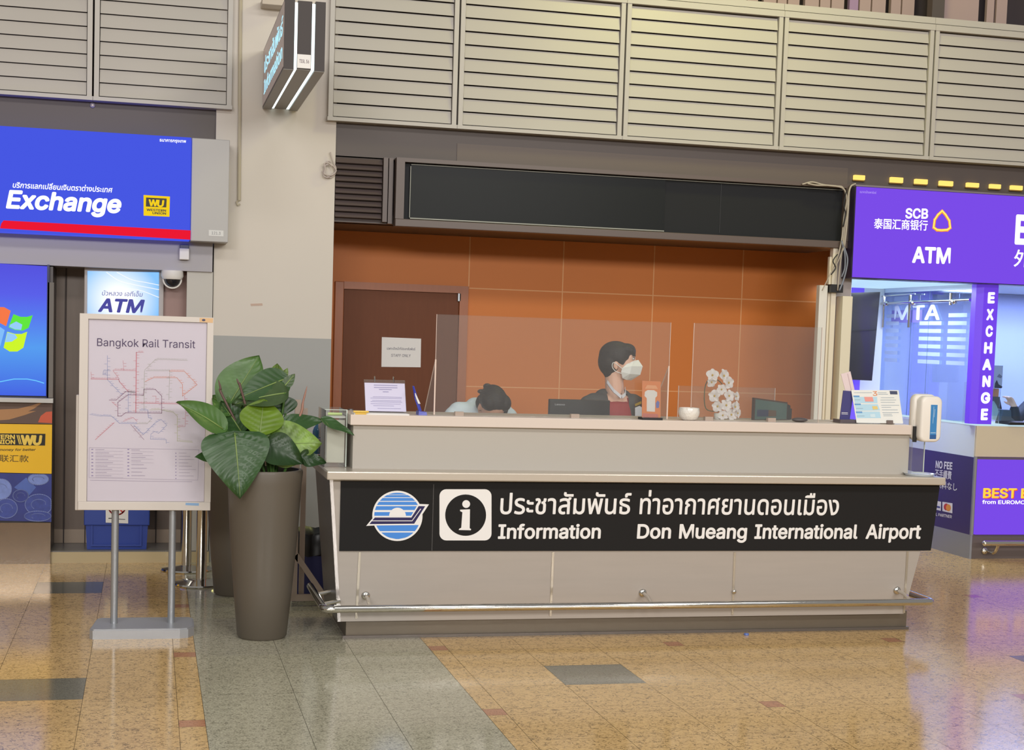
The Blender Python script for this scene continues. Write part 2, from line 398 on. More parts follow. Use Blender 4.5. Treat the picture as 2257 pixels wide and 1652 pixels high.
# wall between the information recess and the bank booth
wr = mat('end_wall_grey', rgb(168, 160, 160), 0.55)
mb = MB(); q = [(4.735, 9.96), (4.86, 9.96), (5.30, 10.86), (5.30, 11.45), (5.18, 11.45), (5.18, 10.86)]; mb.hexa([(x_, y_, 0) for x_, y_ in q], [(x_, y_, 2.24) for x_, y_ in q]); struct('wall_right', mb, wr)
# left front: band, recess, ledge
mb = MB(); mb.box((-6, 9.90, 1.875), (0.385, 10.4, 2.07)); struct('trim_3', mb, mat('grey_band', rgb(160, 156, 160), 0.4))
brw = mat('recess_brown_laminate', rgb(132, 116, 104), 0.4, var=(4, (14, 1, 1), 0.08))
mb = MB(); mb.box((-6, 10.3, 0.07), (0.40, 10.42, 1.9)); mb.mi = 1; mb.box((-6, 10.285, 0.078), (0.40, 10.30, 0.168)); mb.mi = 2
for xx in (-0.53, -0.395, 0.06, 0.225): mb.box((xx-0.004, 10.284, 0.078), (xx+0.004, 10.30, 1.88))
struct('wall_left', mb, [brw, mat('tile_skirting', rgb(178, 158, 138), 0.35), dark_gap])
mb = MB(); mb.box((-6, 9.93, 0), (0.395, 10.31, 0.077)); mb.mi = 1; mb.box((-6, 9.922, 0.0), (0.395, 9.93, 0.07)); struct('trim_4', mb, [mat('ledge_grey', rgb(120, 116, 112), 0.3), mat('ledge_front', rgb(196, 178, 140), 0.3)])
mb = MB(); mb.box((0.228, 9.92, 1.0), (0.39, 10.31, 1.875)); mb.box((0.24, 9.93, 0.077), (0.39, 10.3, 1.0)); struct('trim_5', mb, mat('grey_cladding_post', rgb(184, 180, 172), 0.45))

# ------------------------------------------------------------------ louvre panels
Z0, ZP, NS = 2.905, 0.0872, 10
def louvre(x0, x1, label, grp, dz=0.0):
    t = thing('louvre_panel', (x0, 9.95, 2.88), label, 'louvre', grp)
    fr = MB()
    fr.box((x0+0.006, 9.90, 2.885+dz), (x0+0.036, 9.985, 3.79)); fr.box((x1-0.036, 9.90, 2.885+dz), (x1-0.006, 9.985, 3.79))
    fr.box((x0+0.001, 9.895, 2.880+dz), (x1-0.001, 9.985, 2.904+dz)); fr.box((x0+0.001, 9.895, 3.787), (x1-0.001, 9.985, 3.828)); fr.box((x0+0.001, 9.905, 3.834), (x1-0.001, 9.985, 3.878))
    fr.build('frame', louvre_m, t)
    sl = MB()
    for k in range(NS):
        z = Z0+dz+(ZP-dz/NS)*k; a, b = x0+0.040, x1-0.040
        sl.hexa([(a, 9.912, z+0.006), (b, 9.912, z+0.006), (b, 9.918, z+0.006), (a, 9.918, z+0.006)], [(a, 9.927, z+ZP-0.001), (b, 9.927, z+ZP-0.001), (b, 9.936, z+ZP-0.001), (a, 9.936, z+ZP-0.001)])
    sl.build('slats', louvre_m, t)
    bk = MB(); bk.box((x0+0.002, 9.992, 2.89+dz), (x1-0.002, 10.0, 3.86)); bk.build('backing', dark_gap, t)
    return t
L0 = louvre(1.095, 1.950, 'narrow grey louvre panel right of the column, first of five over the information desk', 'louvre panels above the shopfronts')
for xa, xb, lb in ((1.950, 3.090, 'wide louvre panel over the left half of the black display, second from the column'), (3.090, 4.230, 'brightest yellowish louvre panel over the right half of the black display, third from the column'),
                   (4.230, 5.383, 'louvre panel above the left end of the purple bank sign, fourth from the column'), (5.383, 6.53, 'grey louvre panel at the right picture edge above the bank sign'),
                   (-0.362, 0.492, 'grey louvre panel just left of the column above the blue exchange sign'), (-1.50, -0.362, 'grey louvre panel at the far left picture edge above the blue sign')):
    louvre(xa, xb, lb, 'louvre panels above the shopfronts', 0.027 if xa < 1 else 0.0)
# upper floor: slatted screen and window frame behind the parapet
plank = mat('pinkish_plank', rgb(172, 148, 142), 0.6); plank2 = mat('violet_plank', rgb(160, 130, 160), 0.6)
t = thing('slatted_screen', (3, 10.6, 3.86), 'row of pale upright planks behind the top rail, upper right', 'screen')
mb = MB(); mb.box((1.2, 10.75, 3.6), (9, 10.8, 5.2)); mb.build('backing', mat('upper_dark', rgb(62, 52, 54), 0.7), t)
mb = MB(); x = 2.2; i = 0
while x < 5.55:
    w = 0.07+0.05*((i*7) % 5)/5; mb.mi = 1 if i % 9 == 7 else 0; mb.box((x, 10.6, 3.7), (x+w, 10.64, 5.1)); x += w+(0.012 if i % 3 else 0.045); i += 1
mb.build('planks', [plank, plank2], t)
t = thing('window_screen', (5.6, 10.5, 3.86), 'dark framed opening with pale upright strips, top right corner', 'window frame')
mb = MB(); mb.box((5.62, 10.40, 3.88), (9, 10.48, 3.98)); mb.box((5.62, 10.40, 3.98), (5.72, 10.48, 5.1)); mb.build('frame', mat('upper_frame', rgb(82, 72, 66), 0.5), t)
mb = MB()
for a, b in ((5.74, 6.06), (6.13, 6.19), (6.21, 6.30), (6.62, 6.80), (6.85, 7.2)): mb.box((a, 10.5, 3.9), (b, 10.53, 5.1))
mb.build('strips', plank, t)

# ------------------------------------------------------------------ vent and black display over the desk
t = thing('vent_grille', (1.3, 9.97, 2.25), 'dark brown slatted vent beside the column, left of the black display', 'vent')
mb = MB(); mb.box((1.162, 9.985, 2.25), (1.54, 10.0, 2.668)); mb.build('backing', dark_gap, t)
mb = MB()
for k in range(10):
    z = 2.27+k*0.039; mb.hexa([(1.165, 9.945, z), (1.47, 9.945, z), (1.47, 9.955, z-0.003), (1.165, 9.955, z-0.003)], [(1.165, 9.975, z+0.031), (1.47, 9.975, z+0.031), (1.47, 9.984, z+0.028), (1.165, 9.984, z+0.028)])
mb.build('slats', mat('vent_brown', rgb(92, 80, 78), 0.5), t)
mb = MB(); mb.box((1.475, 9.935, 2.25), (1.505, 9.985, 2.668)); mb.box((1.512, 9.94, 2.24), (1.54, 9.985, 2.668)); mb.build('frame', brown_frame, t)
t = thing('display_sign', (3.2, 9.95, 2.22), 'long blank black display board in a brown frame above the desk', 'sign')
DX0, DX1, DZ0, DZ1 = 1.552, 4.778, 2.222, 2.668
mb = MB(); mb.box((DX0, 9.88, DZ0), (DX1, 9.98, DZ0+0.05), 0.004); mb.box((DX0, 9.88, DZ1-0.026), (DX1, 9.98, DZ1), 0.004); mb.box((DX0, 9.88, DZ0+0.05), (DX0+0.055, 9.98, DZ1-0.026), 0.004); mb.box((DX1-0.03, 9.88, DZ0+0.05), (DX1, 9.98, DZ1-0.026), 0.004); mb.build('frame', brown_frame, t)
mb = MB(); mb.box((DX0+0.05, 9.94, DZ0+0.04), (DX1-0.02, 9.97, DZ1-0.02)); mb.build('screen', mat('display_black', rgb(44, 45, 47), 0.4, spec=0.06), t)
mb = MB(); mb.box((1.655, 9.925, 2.285), (3.42, 9.938, 2.63)); mb.build('film', mat('display_film', rgb(36, 38, 39), 0.3, spec=0.08, bump=(1.4, None, 0.12)), t)
mb = MB(); mb.box((1.655, 9.915, 2.278), (3.42, 9.927, 2.285)); mb.box((1.655, 9.918, 2.63), (4.74, 9.927, 2.634)); mb.box((1.65, 9.918, 2.285), (1.654, 9.927, 2.62)); mb.build('edge_strip', mat('film_edge', rgb(150, 150, 140), 0.5, 0.3), t)
mb = MB(); mb.box((3.83, 9.937, 2.29), (3.834, 9.942, 2.63)); mb.build('seam', mat('seam_dark', rgb(22, 22, 22), 0.4), t)

# ------------------------------------------------------------------ blade sign on the column
t = thing('blade_sign', (0.79, 9.95, 3.1), 'dark double-sided sign with glowing slits sticking out of the column top', 'sign')
bx0, bx1, by0, by1, bz0, bz1 = 0.684, 0.905, 8.37, 9.93, 2.93, 3.30
bs = mat('blade_sign_case', rgb(58, 50, 47), 0.45, spec=0.3); glow = lit('blade_glow', 235, 255, 255, 2.2)
bsf = mat('blade_sign_bottom', rgb(124, 120, 114), 0.4)
mb = MB()
for a, b in ((bx0, bx0+0.055), (bx1-0.055, bx1)):
    mb.mi = 0; mb.box((a, by0, bz0), (b, by1, bz1)); mb.mi = 1; mb.box((a, by0+0.002, bz0-0.003), (b, by1, bz0))
mb.build('face_box', [bs, bsf], t)
mb = MB(); mb.box((bx0+0.072, by0+0.012, bz0+0.008), (bx1-0.072, by1, bz1)); mb.mi = 1; mb.box((bx0+0.072, by0+0.02, bz0+0.004), (bx1-0.072, by1, bz0+0.008)); mb.build('core_box', [bs, bsf], t)
mb = MB()
for a, b in ((bx0+0.055, bx0+0.072), (bx1-0.072, bx1-0.055)): mb.box((a, by0+0.018, bz0+0.006), (b, by1, bz1-0.01))
mb.build('light_strip', glow, t)
pf = Pl((bx0, 0, 0), (0, -1, 0), (0, 0, 1))
mb = MB(); mb.obox(pf, -by1+0.01, -by0-0.012, bz0+0.012, bz1-0.01, 0, 0.002); mb.build('face_panel', mat('blade_face', rgb(168, 150, 144), 0.3, emit=rgb(120, 104, 100), es=0.25), t)
cy = mat('blade_lettering', rgb(190, 225, 235), 0.4, emit=rgb(170, 225, 240), es=0.7)
def letters_w(s, pl, a0, a1, b0, h, m, parent, ref='E', bold=0.012, shear=0, e=0.0015, name='lettering', mirror=False):
    if ref not in REFH:
        r = text_mesh(ref); REFH[ref] = max(v.co.y for v in r.vertices); bpy.data.meshes.remove(r)
    me = text_mesh(s, bold, shear); x0 = min(v.co.x for v in me.vertices); x1 = max(v.co.x for v in me.vertices); sy = h/(REFH[ref]+bold)
    for v in me.vertices:
        q = (v.co.x-x0)/(x1-x0); q = 1-q if mirror else q
        v.co = pl.p(a0+(a1-a0)*q, b0+v.co.y*sy, e+v.co.z)
    me.materials.clear(); me.materials.append(m); me.name = name
    o = bpy.data.objects.new(name, me); COL.objects.link(o); o.parent = parent; o.location = -root_loc(parent); return o
letters_w('ประชาสัมพันธ์', pf, -by1+0.12, -by0-0.08, bz0+0.20, 0.075, cy, t, 'า', e=0.003)
letters_w('Information', pf, -by1+0.12, -by0-0.08, bz0+0.07, 0.085, cy, t, e=0.003)
pe = YP(by0+0.012)
mb = MB(); mb.obox(pe, bx0+0.074, bx1-0.074, bz0+0.012, bz0+0.085, 0.0, 0.002); lb = mb.build('label_plate', paper, t)
letters_w('TIGL 56', pe, bx0+0.085, bx1-0.083, bz0+0.04, 0.018, mat('label_ink', rgb(110, 90, 100), 0.6), lb, e=0.003)
mb = MB(); mb.box((0.66, 9.80, 3.56), (0.84, 9.95, 3.60), 0.003); tag(mb.build('wall_bracket', mat('bracket_cream', rgb(190, 178, 162), 0.5)), 'small cream bracket on the column left of the glowing blade sign', 'bracket')
mb = MB(); mb.tube([(0.528, 9.935, 4.5), (0.536, 9.935, 3.2), (0.547, 9.935, 2.34)], 0.011, 8); mb.tube(catmull([(0.547, 9.935, 2.34), (0.532, 9.933, 2.33), (0.54, 9.93, 2.31), (0.552, 9.933, 2.318)]), 0.005, 6)
tag(mb.build('conduit_pipe', mat('conduit', rgb(182, 172, 150), 0.4), None, True), 'thin cream conduit pipe hanging down the left side of the column', 'pipe')
# small marks on the column
mb = MB(); pc = YP(9.95); ab = [pc.hit(*q) for q in ((552, 669), (578, 668), (579, 673), (553, 674))]; mb.prism(pc, ab, 0.0, 0.0015); tag(mb.build('paint_scuff', mat('scuff', rgb(190, 165, 150), 0.7)), 'small pinkish scuff on the cream part of the column', 'mark')

# ------------------------------------------------------------------ information counter
cn = thing('information_counter', (2.5, 7.6, 0), 'long steel information counter with black sign panel and foot rail', 'counter')
mb = MB(); mb.box((0.973, 7.435, 0), (4.052, 8.0, 0.10)); mb.mi = 1; mb.box((0.955, 7.418, 0), (4.06, 7.434, 0.014)); mb.build('plinth', [steel_d, mat('plinth_edge', rgb(120, 112, 105), 0.4, 0.5)], cn)
TY, BY = 7.33, 7.40                           # front leans: top nearer than bottom
zt, zb = 0.808, 0.09
tl, tr, bl, br = 0.866, 4.142, 0.93, 4.015
mb = MB()
mb.hexa([(bl, BY, zb), (br, BY, zb), (br, 7.98, zb), (bl, 7.98, zb)], [(tl, TY, zt), (tr, TY, zt), (tr, 8.0, zt), (tl, 8.0, zt)])
mb.build('body', steel, cn)
fv = Vector((0, TY-BY, zt-zb)).normalized()
pfp = Pl((0, BY, zb), (1, 0, 0), fv)
def fx(px, py): return pfp.hit(px, py)
mb = MB()
for q0, q1 in (((793, 1216), (785, 1362)), ((1219, 1216), (1213, 1356)), ((1619, 1216), (1614, 1354)), ((2000, 1214), (1992, 1350))):
    a0, b0 = fx(*q0); a1, b1 = fx(*q1); s = MB(); s.prism(pfp, [(a1-0.006, b1), (a1+0.006, b1), (a0+0.006, b0), (a0-0.006, b0)], 0.0, 0.004); s.build('seam_strip', mat('seam_steel', rgb(190, 182, 168), 0.3, 0.6), cn)
mb.b.free()
mb = MB(); mb.hexa([(tl-0.001, TY+0.004, zt), (tl-0.001, 7.98, zt), (bl-0.001, 7.98, zb), (bl-0.001, BY+0.006, zb)], [(tl-0.005, TY+0.004, zt), (tl-0.005, 7.98, zt), (bl-0.005, 7.98, zb), (bl-0.005, BY+0.006, zb)]); mb.build('end_panel', mat('end_panel_steel', rgb(130, 128, 126), 0.3, 0.7), cn)
mb = MB(); mb.hexa([(tl-0.004, TY-0.004, zt), (tl+0.012, TY-0.004, zt), (tl+0.012, TY+0.01, zt), (tl-0.004, TY+0.01, zt)], [(bl-0.004, BY-0.004, zb), (bl+0.012, BY-0.004, zb), (bl+0.012, BY+0.01, zb), (bl-0.004, BY+0.01, zb)]); mb.build('corner_trim', mat('corner_trim_steel', rgb(205, 200, 198), 0.25, 0.7), cn)
mb = MB(); mb.box((0.842, 7.27, 0.808), (4.153, 8.035, 0.85), 0.006); mb.build('shelf', mat('shelf_steel', rgb(200, 190, 176), 0.28, 0.35), cn)
mb = MB(); mb.box((0.985, 7.43, 0.85), (4.012, 7.75, 1.07)); mb.build('riser', riserm, cn)
mb = MB(); mb.box((0.966, 7.40, 1.068), (4.008, 7.80, 1.12), 0.003); mb.build('counter_top', laminate, cn)
# kick rail
rr = 0.019
mb = MB(); mb.tube([(0.838, 7.88, 0.187), (0.838, 7.30, 0.187), (0.842, 7.245, 0.187), (0.858, 7.225, 0.187), (0.89, 7.22, 0.187), (4.03, 7.22, 0.187), (4.062, 7.223, 0.187), (4.078, 7.235, 0.187), (4.086, 7.26, 0.187), (4.09, 7.86, 0.187)], rr, 14)
rail = mb.build('kick_rail', chrome, cn, True)
for q in ((805, 1333), (1415, 1325), (1975, 1320)):
    a, b = fx(*q); s = MB(); s.tube([(a, 7.385, 0.222), (a, 7.30, 0.215), (a, 7.235, 0.192)], 0.010, 8); s.ell((a, 7.385, 0.222), (0.022, 0.012, 0.022), n=12); s.build('rail_bracket', chrome, rail, True)
for yy in (7.34, 7.62):
    s = MB(); s.tube([(0.838, yy, 0.187), (0.93, yy, 0.205)], 0.010, 8); s.build('rail_bracket', chrome, rail, True)
s = MB(); a, b = fx(1615, 1320); s.ell((a, 7.375, 0.225), (0.012, 0.008, 0.012), n=10); s.build('rail_bracket', chrome, rail, True)
# black sign panel
mb = MB(); q = [fx(747.5, 1213), fx(2050, 1212), fx(2070, 1068), fx(751, 1059.5)]; mb.prism(pfp, [(a, min(b, (zt-zb)/fv.z-0.002)) for a, b in q], 0.001, 0.008)
sp = mb.build('sign_panel', mat('sign_black', rgb(37, 36, 36), 0.6, spec=0.12), cn)
E0 = 0.0088
letters('ประชาสัมพันธ์', pfp, (1101, 1131), (1388, 1131), 35, white_l, sp, 'า', 0.014, e=E0)
letters('ท่าอากาศยานดอนเมือง', pfp, (1408, 1131), (1846, 1133.5), 35, white_l, sp, 'า', 0.014, e=E0)
for s_, A, B in (('Information', (1096.5, 1185), (1322.5, 1184.5)), ('Don', (1402.5, 1184.5), (1477, 1184.5)), ('Mueang', (1495, 1184.5), (1644, 1185)), ('International', (1661, 1185), (1888, 1185)), ('Airport', (1906, 1185), (2027, 1185))):
    letters(s_, pfp, A, B, 31, white_l, sp, 'I', 0.022, e=E0)
z8 = lambda x, y: (700+x/3.224, 1020+y/3.224)
def rrect(x0, y0, x1, y1, r, n=6):
    out = []
    for cx, cy, a in ((x1-r, y0+r, 0), (x0+r, y0+r, 90), (x0+r, y1-r, 180), (x1-r, y1-r, 270)):
        for k in range(n+1): t_ = math.radians(a+90*k/n); out.append((cx+r*math.cos(t_), cy-r*math.sin(t_)))
    return out
decal('pictogram', pfp, rrect(968, 1076.8, 1082.5, 1189.5, 15), white_l, sp, E0)
decal('pictogram', pfp, circ(1025.5, 1133.8, 45, 45.5, 48), MATS['sign_black'], sp, E0+0.0006)
decal('pictogram', pfp, circ(1026.6, 1109.3, 8.6), white_l, sp, E0+0.0012)
ip = [(1010, 328), (1080, 325), (1078, 460), (1088, 465), (1086, 474), (1000, 472), (1004, 463), (1018, 456), (1026, 346), (1010, 338)]
decal('pictogram', pfp, [z8(*q) for q in ip], white_l, sp, E0+0.0012)
emb_w = white_l; emb_b = mat('emblem_blue', rgb(70, 140, 225), 0.5); emb_n = mat('emblem_navy', rgb(34, 28, 84), 0.5)
decal('emblem', pfp, circ(875.3, 1135.4, 55.3, 55.3, 56), emb_w, sp, E0)
cxe, cye, re = 875.3, 1135.4, 51
def band(y0, y1):
    pts = []
    for y in (y0, y1):
        d = math.sqrt(max(re*re-(y-cye)**2, 0)); pts.append((y, d))
    n = 5; L = [(cxe-math.sqrt(max(re*re-(y0+(y1-y0)*k/n-cye)**2, 0)), y0+(y1-y0)*k/n) for k in range(n+1)]
    return L+[(2*cxe-x_, y_) for x_, y_ in reversed(L)]
for y0, y1 in ((1084.6, 1088.5), (1089.6, 1094.5), (1096, 1102.5), (1104.4, 1111.5), (1114, 1122.5), (1127, 1135.2), (1155.5, 1169), (1172, 1186.3)):
    decal('emblem', pfp, band(y0, y1), emb_b, sp, E0+0.0005)
decal('emblem', pfp, circ(875.5, 1135.8, 18.5, 18.5, 24, 0, math.pi)+[(857, 1136)], emb_w, sp, E0+0.001)
decal('emblem', pfp, [z8(*q) for q in ((343, 443), (400, 375), (660, 375), (712, 287), (789, 290), (692, 437), (400, 440))], emb_w, sp, E0+0.0014)
decal('emblem', pfp, [z8(*q) for q in ((366, 430), (405, 383), (664, 383), (716, 302), (762, 303), (684, 427))], emb_n, sp, E0+0.002)
decal('emblem', pfp, [z8(*q) for q in ((388, 404), (668, 404), (728, 320), (733, 322), (670, 409), (384, 409))], emb_w, sp, E0+0.0026)
decal('panel_joint', pfp, [(954.5, 1066), (956, 1066), (952, 1212), (950.5, 1212)], mat('joint_grey', rgb(70, 68, 68), 0.4), sp, E0)

# ------------------------------------------------------------------ people helpers
skin = mat('skin', rgb(232, 182, 156), 0.5); skin2 = mat('skin_pale', rgb(222, 168, 142), 0.5); hairm = mat('black_hair', rgb(36, 32, 32), 0.5, spec=0.3, bump=(40, (1, 1, 6), 0.35))
def hand(mb, wrist, d, palmn, L=0.17, curl=0.5):
    """palm and five fingers starting at the wrist, pointing along d; palm faces palmn"""
    d = Vector(d).normalized(); pn = Vector(palmn); pn = (pn-d*pn.dot(d)).normalized(); sd = d.cross(pn)
    w = Vector(wrist); k = L/0.17
    mb.cap(w, w+d*0.03*k, 0.021*k, 0.024*k)
    for j in range(4): mb.cap(w+d*0.02*k+sd*(j-1.5)*0.013*k, w+d*0.082*k+sd*(j-1.5)*0.0185*k, 0.014*k, 0.0105*k, 10)
    for j, ln in enumerate((0.062, 0.074, 0.069, 0.054)):
        p = w+d*0.085*k+sd*(j-1.5)*0.0195*k; a = 0.0
        for sgm in (0.44, 0.31, 0.25):
            a += curl*(0.7+0.12*j); q = p+(d*math.cos(a)+pn*math.sin(a))*ln*sgm*k; mb.cap(p, q, 0.0088*k, 0.0078*k, 8); p = q
    p = w+d*0.03*k-sd*0.022*k; dd = (d*0.75-sd*0.75+pn*0.35).normalized(); q = p+dd*0.036*k; mb.cap(p, q, 0.012*k, 0.0098*k, 8)
    mb.cap(q, q+(d*0.9-sd*0.2+pn*0.4).normalized()*0.028*k, 0.0096*k, 0.0082*k, 8)

# ------------------------------------------------------------------ standing clerk with a white mask
PY = 8.45
O = at(1364, 800, PY)
ang = math.radians(20)
Fd = Vector((math.cos(ang), -math.sin(ang), 0)); Sd = Vector((math.sin(ang), math.cos(ang), 0)); Zd = Vector((0, 0, 1))
RM = Matrix((Fd, Sd, Zd)).transposed()
def hp(f, s, z): return O + Fd*f + Sd*s + Zd*z
p1 = thing('person', (O.x, PY, 0), 'standing person in white mask, dark jacket and red shirt, looking right', 'person')
zs = at(1350, 876, PY).z                      # shoulder line
cx = at(1352, 880, PY).x
mb = MB()
def E1(f, s, z, r): mb.ell(hp(f, s, z), r, RM)
E1(-0.012, 0, 0.03, (0.094, 0.073, 0.086)); E1(0.035, 0, -0.015, (0.058, 0.060, 0.075)); E1(0.03, 0, -0.06, (0.05, 0.045, 0.035)); E1(0.052, 0, -0.078, (0.026, 0.026, 0.018))
E1(0.062, 0.0, 0.035, (0.03, 0.05, 0.03)); E1(0.094, 0, 0.004, (0.016, 0.012, 0.018)); E1(0.086, 0, 0.026, (0.012, 0.010, 0.022)); E1(0.04, 0, 0.0, (0.052, 0.058, 0.07))
E1(-0.015, 0.072, -0.008, (0.016, 0.008, 0.028)); E1(-0.015, -0.072, -0.008, (0.016, 0.008, 0.028)); E1(-0.01, -0.074, -0.03, (0.008, 0.006, 0.01))
E1(0.05, 0.03, -0.03, (0.03, 0.02, 0.03)); E1(0.05, -0.03, -0.03, (0.03, 0.02, 0.03))
nb = Vector((cx+0.012, PY+0.005, zs-0.0)); mb.cap(hp(-0.03, 0, -0.04), nb, 0.052, 0.057)
mb.cap((cx-0.11, PY, zs-0.035), (cx+0.11, PY, zs-0.035), 0.052, 0.052)
mb.ell((cx, PY, zs-0.16), (0.155, 0.098, 0.17)); mb.ell((cx, PY, zs-0.36), (0.13, 0.09, 0.16)); mb.ell((cx, PY, zs-0.48), (0.15, 0.1, 0.13))
for sg in (-1, 1):
    sh = Vector((cx+sg*0.152, PY, zs-0.045)); el = Vector((cx+sg*0.19, PY-0.02, zs-0.31)); wrp = Vector((cx+sg*0.135, PY-0.17, zs-0.40))
    mb.cap(sh, el, 0.045, 0.036); mb.cap(el, wrp, 0.034, 0.024); hand(mb, wrp, (-sg*0.35, -0.85, -0.15), (0, 0, -1))
    hpz = Vector((cx+sg*0.075, PY, zs-0.52)); kn = Vector((cx+sg*0.08, PY-0.01, 0.40)); an = Vector((cx+sg*0.08, PY+0.02, 0.08))
    mb.cap(hpz, kn, 0.075, 0.05); mb.cap(kn, an, 0.048, 0.034); mb.cap(an+Vector((0, 0.03, -0.04)), an+Vector((0, -0.11, -0.048)), 0.034, 0.028)
remesh(mb, 'body', skin, p1, 0.0055, 3)
# hair: short bob with fringe
mb = MB()
E1(-0.020, 0, 0.046, (0.100, 0.086, 0.084)); E1(-0.050, 0, 0.010, (0.074, 0.083, 0.09)); E1(0.040, 0, 0.084, (0.054, 0.068, 0.034)); E1(-0.052, 0, -0.052, (0.038, 0.056, 0.045))
E1(0.072, -0.004, 0.074, (0.026, 0.056, 0.024)); E1(0.002, -0.068, 0.035, (0.036, 0.016, 0.03)); E1(0.002, 0.068, 0.035, (0.036, 0.016, 0.03)); E1(0.026, -0.063, 0.018, (0.012, 0.012, 0.028)); E1(0.026, 0.063, 0.018, (0.012, 0.012, 0.028)); E1(0.086, -0.022, 0.062, (0.012, 0.026, 0.020))
remesh(mb, 'hair', hairm, p1, 0.005, 6)
# eyes and brows
for sg in (-1, 1):
    mb = MB(); mb.ell(hp(0.084, sg*0.032, 0.030), (0.008, 0.013, 0.007), RM, 14); mb.mi = 1; n0 = len(mb.b.faces)
    mb.ell(hp(0.0885, sg*0.033, 0.030), (0.005, 0.0064, 0.0064), RM, 12); mb.b.faces.ensure_lookup_table()
    for f_ in mb.b.faces[n0:]: f_.material_index = 1
    mb.build('eye', [mat('eye_white', rgb(225, 220, 215), 0.3), mat('iris_dark', rgb(30, 22, 20), 0.2)], p1, 'all')
    mb = MB(); mb.tube([hp(0.093, sg*0.016, 0.044), hp(0.093, sg*0.032, 0.049), hp(0.080, sg*0.050, 0.045)], [0.003, 0.0035, 0.002], 6); mb.build('eyebrow', hairm, p1, 'all')
    mb = MB(); mb.tube([hp(0.0895, sg*0.021, 0.034), hp(0.0925, sg*0.032, 0.0375), hp(0.082, sg*0.045, 0.034)], [0.0016, 0.002, 0.0016], 6); mb.build('eyelash', hairm, p1, 'all')
# mask
mk = MB(); V = lambda f, s, z: hp(f, s, z)
c_ = [V(0.112, 0, 0.022), V(0.138, 0, -0.014), V(0.126, 0, -0.062), V(0.075, 0, -0.096)]
for sg in (-1, 1):
    s1 = [V(0.086, sg*0.034, 0.016), V(0.077, sg*0.062, -0.014), V(0.068, sg*0.06, -0.058), V(0.05, sg*0.035, -0.094)]
    s2 = [V(0.047, sg*0.060, -0.004), V(0.024, sg*0.0725, -0.026), V(0.018, sg*0.070, -0.048), V(0.026, sg*0.052, -0.084)]
    for A_, B_ in ((c_, s1), (s1, s2)):
        for k in range(3): mk.face([A_[k], A_[k+1], B_[k+1], B_[k]])
bmesh.ops.remove_doubles(mk.b, verts=mk.b.verts[:], dist=0.0005)
mo = mk.build('face_mask', mat('mask_white', rgb(242, 240, 232), 0.7), p1); sd_ = mo.modifiers.new('s', 'SOLIDIFY'); sd_.thickness = 0.004; sd_.offset = 0
for sg in (-1, 1):
    mb = MB(); mb.tube(catmull([V(0.03, sg*0.07, -0.035), V(0.0, sg*0.079, -0.012), V(-0.028, sg*0.08, 0.004), V(-0.034, sg*0.08, -0.02), V(-0.015, sg*0.079, -0.045), V(0.02, sg*0.071, -0.058)], 4), 0.0022, 6); mb.build('mask_strap', MATS['mask_white'], p1, True)
# shirt, jacket, collar
jk = mat('charcoal_jacket', rgb(70, 68, 68), 0.7); rd = mat('red_shirt', rgb(156, 44, 48), 0.65, bump=(14, None, 0.3)); wc = mat('white_collar', rgb(226, 222, 226), 0.6)
mb = MB(); mb.ell((cx+0.005, PY-0.012, zs-0.15), (0.14, 0.105, 0.165)); mb.ell((cx, PY-0.008, zs-0.36), (0.138, 0.1, 0.18)); mb.cap((cx-0.07, PY, zs-0.04), (cx+0.08, PY, zs-0.04), 0.056, 0.056)
remesh(mb, 'shirt', rd, p1, 0.007, 3, cut=lambda c: c.z > zs-0.02 and abs(c.x-cx-0.01) < 0.06 and c.y < PY)
mb = MB(); mb.cap((cx-0.118, PY, zs-0.035), (cx+0.118, PY, zs-0.035), 0.062, 0.062); mb.ell((cx, PY, zs-0.16), (0.172, 0.115, 0.18)); mb.ell((cx, PY, zs-0.36), (0.152, 0.108, 0.19)); mb.ell((cx, PY, zs-0.5), (0.168, 0.118, 0.12))
mb.cap((cx-0.05, PY+0.03, zs-0.01), (cx+0.06, PY+0.03, zs-0.01), 0.062, 0.062)
for sg in (-1, 1):
    sh = Vector((cx+sg*0.152, PY, zs-0.045)); el = Vector((cx+sg*0.19, PY-0.02, zs-0.31)); wrp = Vector((cx+sg*0.135, PY-0.17, zs-0.40))
    mb.cap(sh, el, 0.056, 0.047); mb.cap(el, wrp, 0.046, 0.036)
def cutj(c):
    if c.y > PY-0.02: return (c-Vector((cx+0.012, PY, c.z))).length < 0.055 and c.z > zs+0.005
    dz = zs+0.01-c.z
    return abs(c.x-cx-0.012) < 0.062-0.05*max(0, dz-0.25)/0.3 and c.z > zs-0.6 or (c.y < PY-0.15 and c.z < zs-0.37 and abs(abs(c.x-cx)-0.12) < 0.04 and c.y < PY-0.19)
remesh(mb, 'jacket', jk, p1, 0.007, 3, cut=cutj)
vc = at(1369, 871, PY-0.115)
mb = MB()
for sg, top in ((-1, at(1338, 837, PY-0.055)), (1, at(1377, 852, PY-0.06))):
    n = Vector((0, -0.012, 0)); wv = Vector((sg*0.004, 0, -0.018))
    mid = (vc+top)/2+Vector((sg*0.006, -0.014, -0.008))
    pts = [top, (top+mid)/2+Vector((0, -0.004, -0.003)), mid, (mid+vc)/2+Vector((0, -0.002, 0)), vc]
    for a_, b_ in zip(pts, pts[1:]): mb.hexa([a_, b_, b_+wv, a_+wv], [a_+n, b_+n, b_+wv+n, a_+wv+n])
mb.build('collar', wc, p1)
mb = MB(); b_ = at(1369.5, 867.5, PY-0.13); mb.ell(b_, (0.003, 0.003, 0.003), n=10); mb.build('button', black, p1)
pj = YP(PY-0.125)
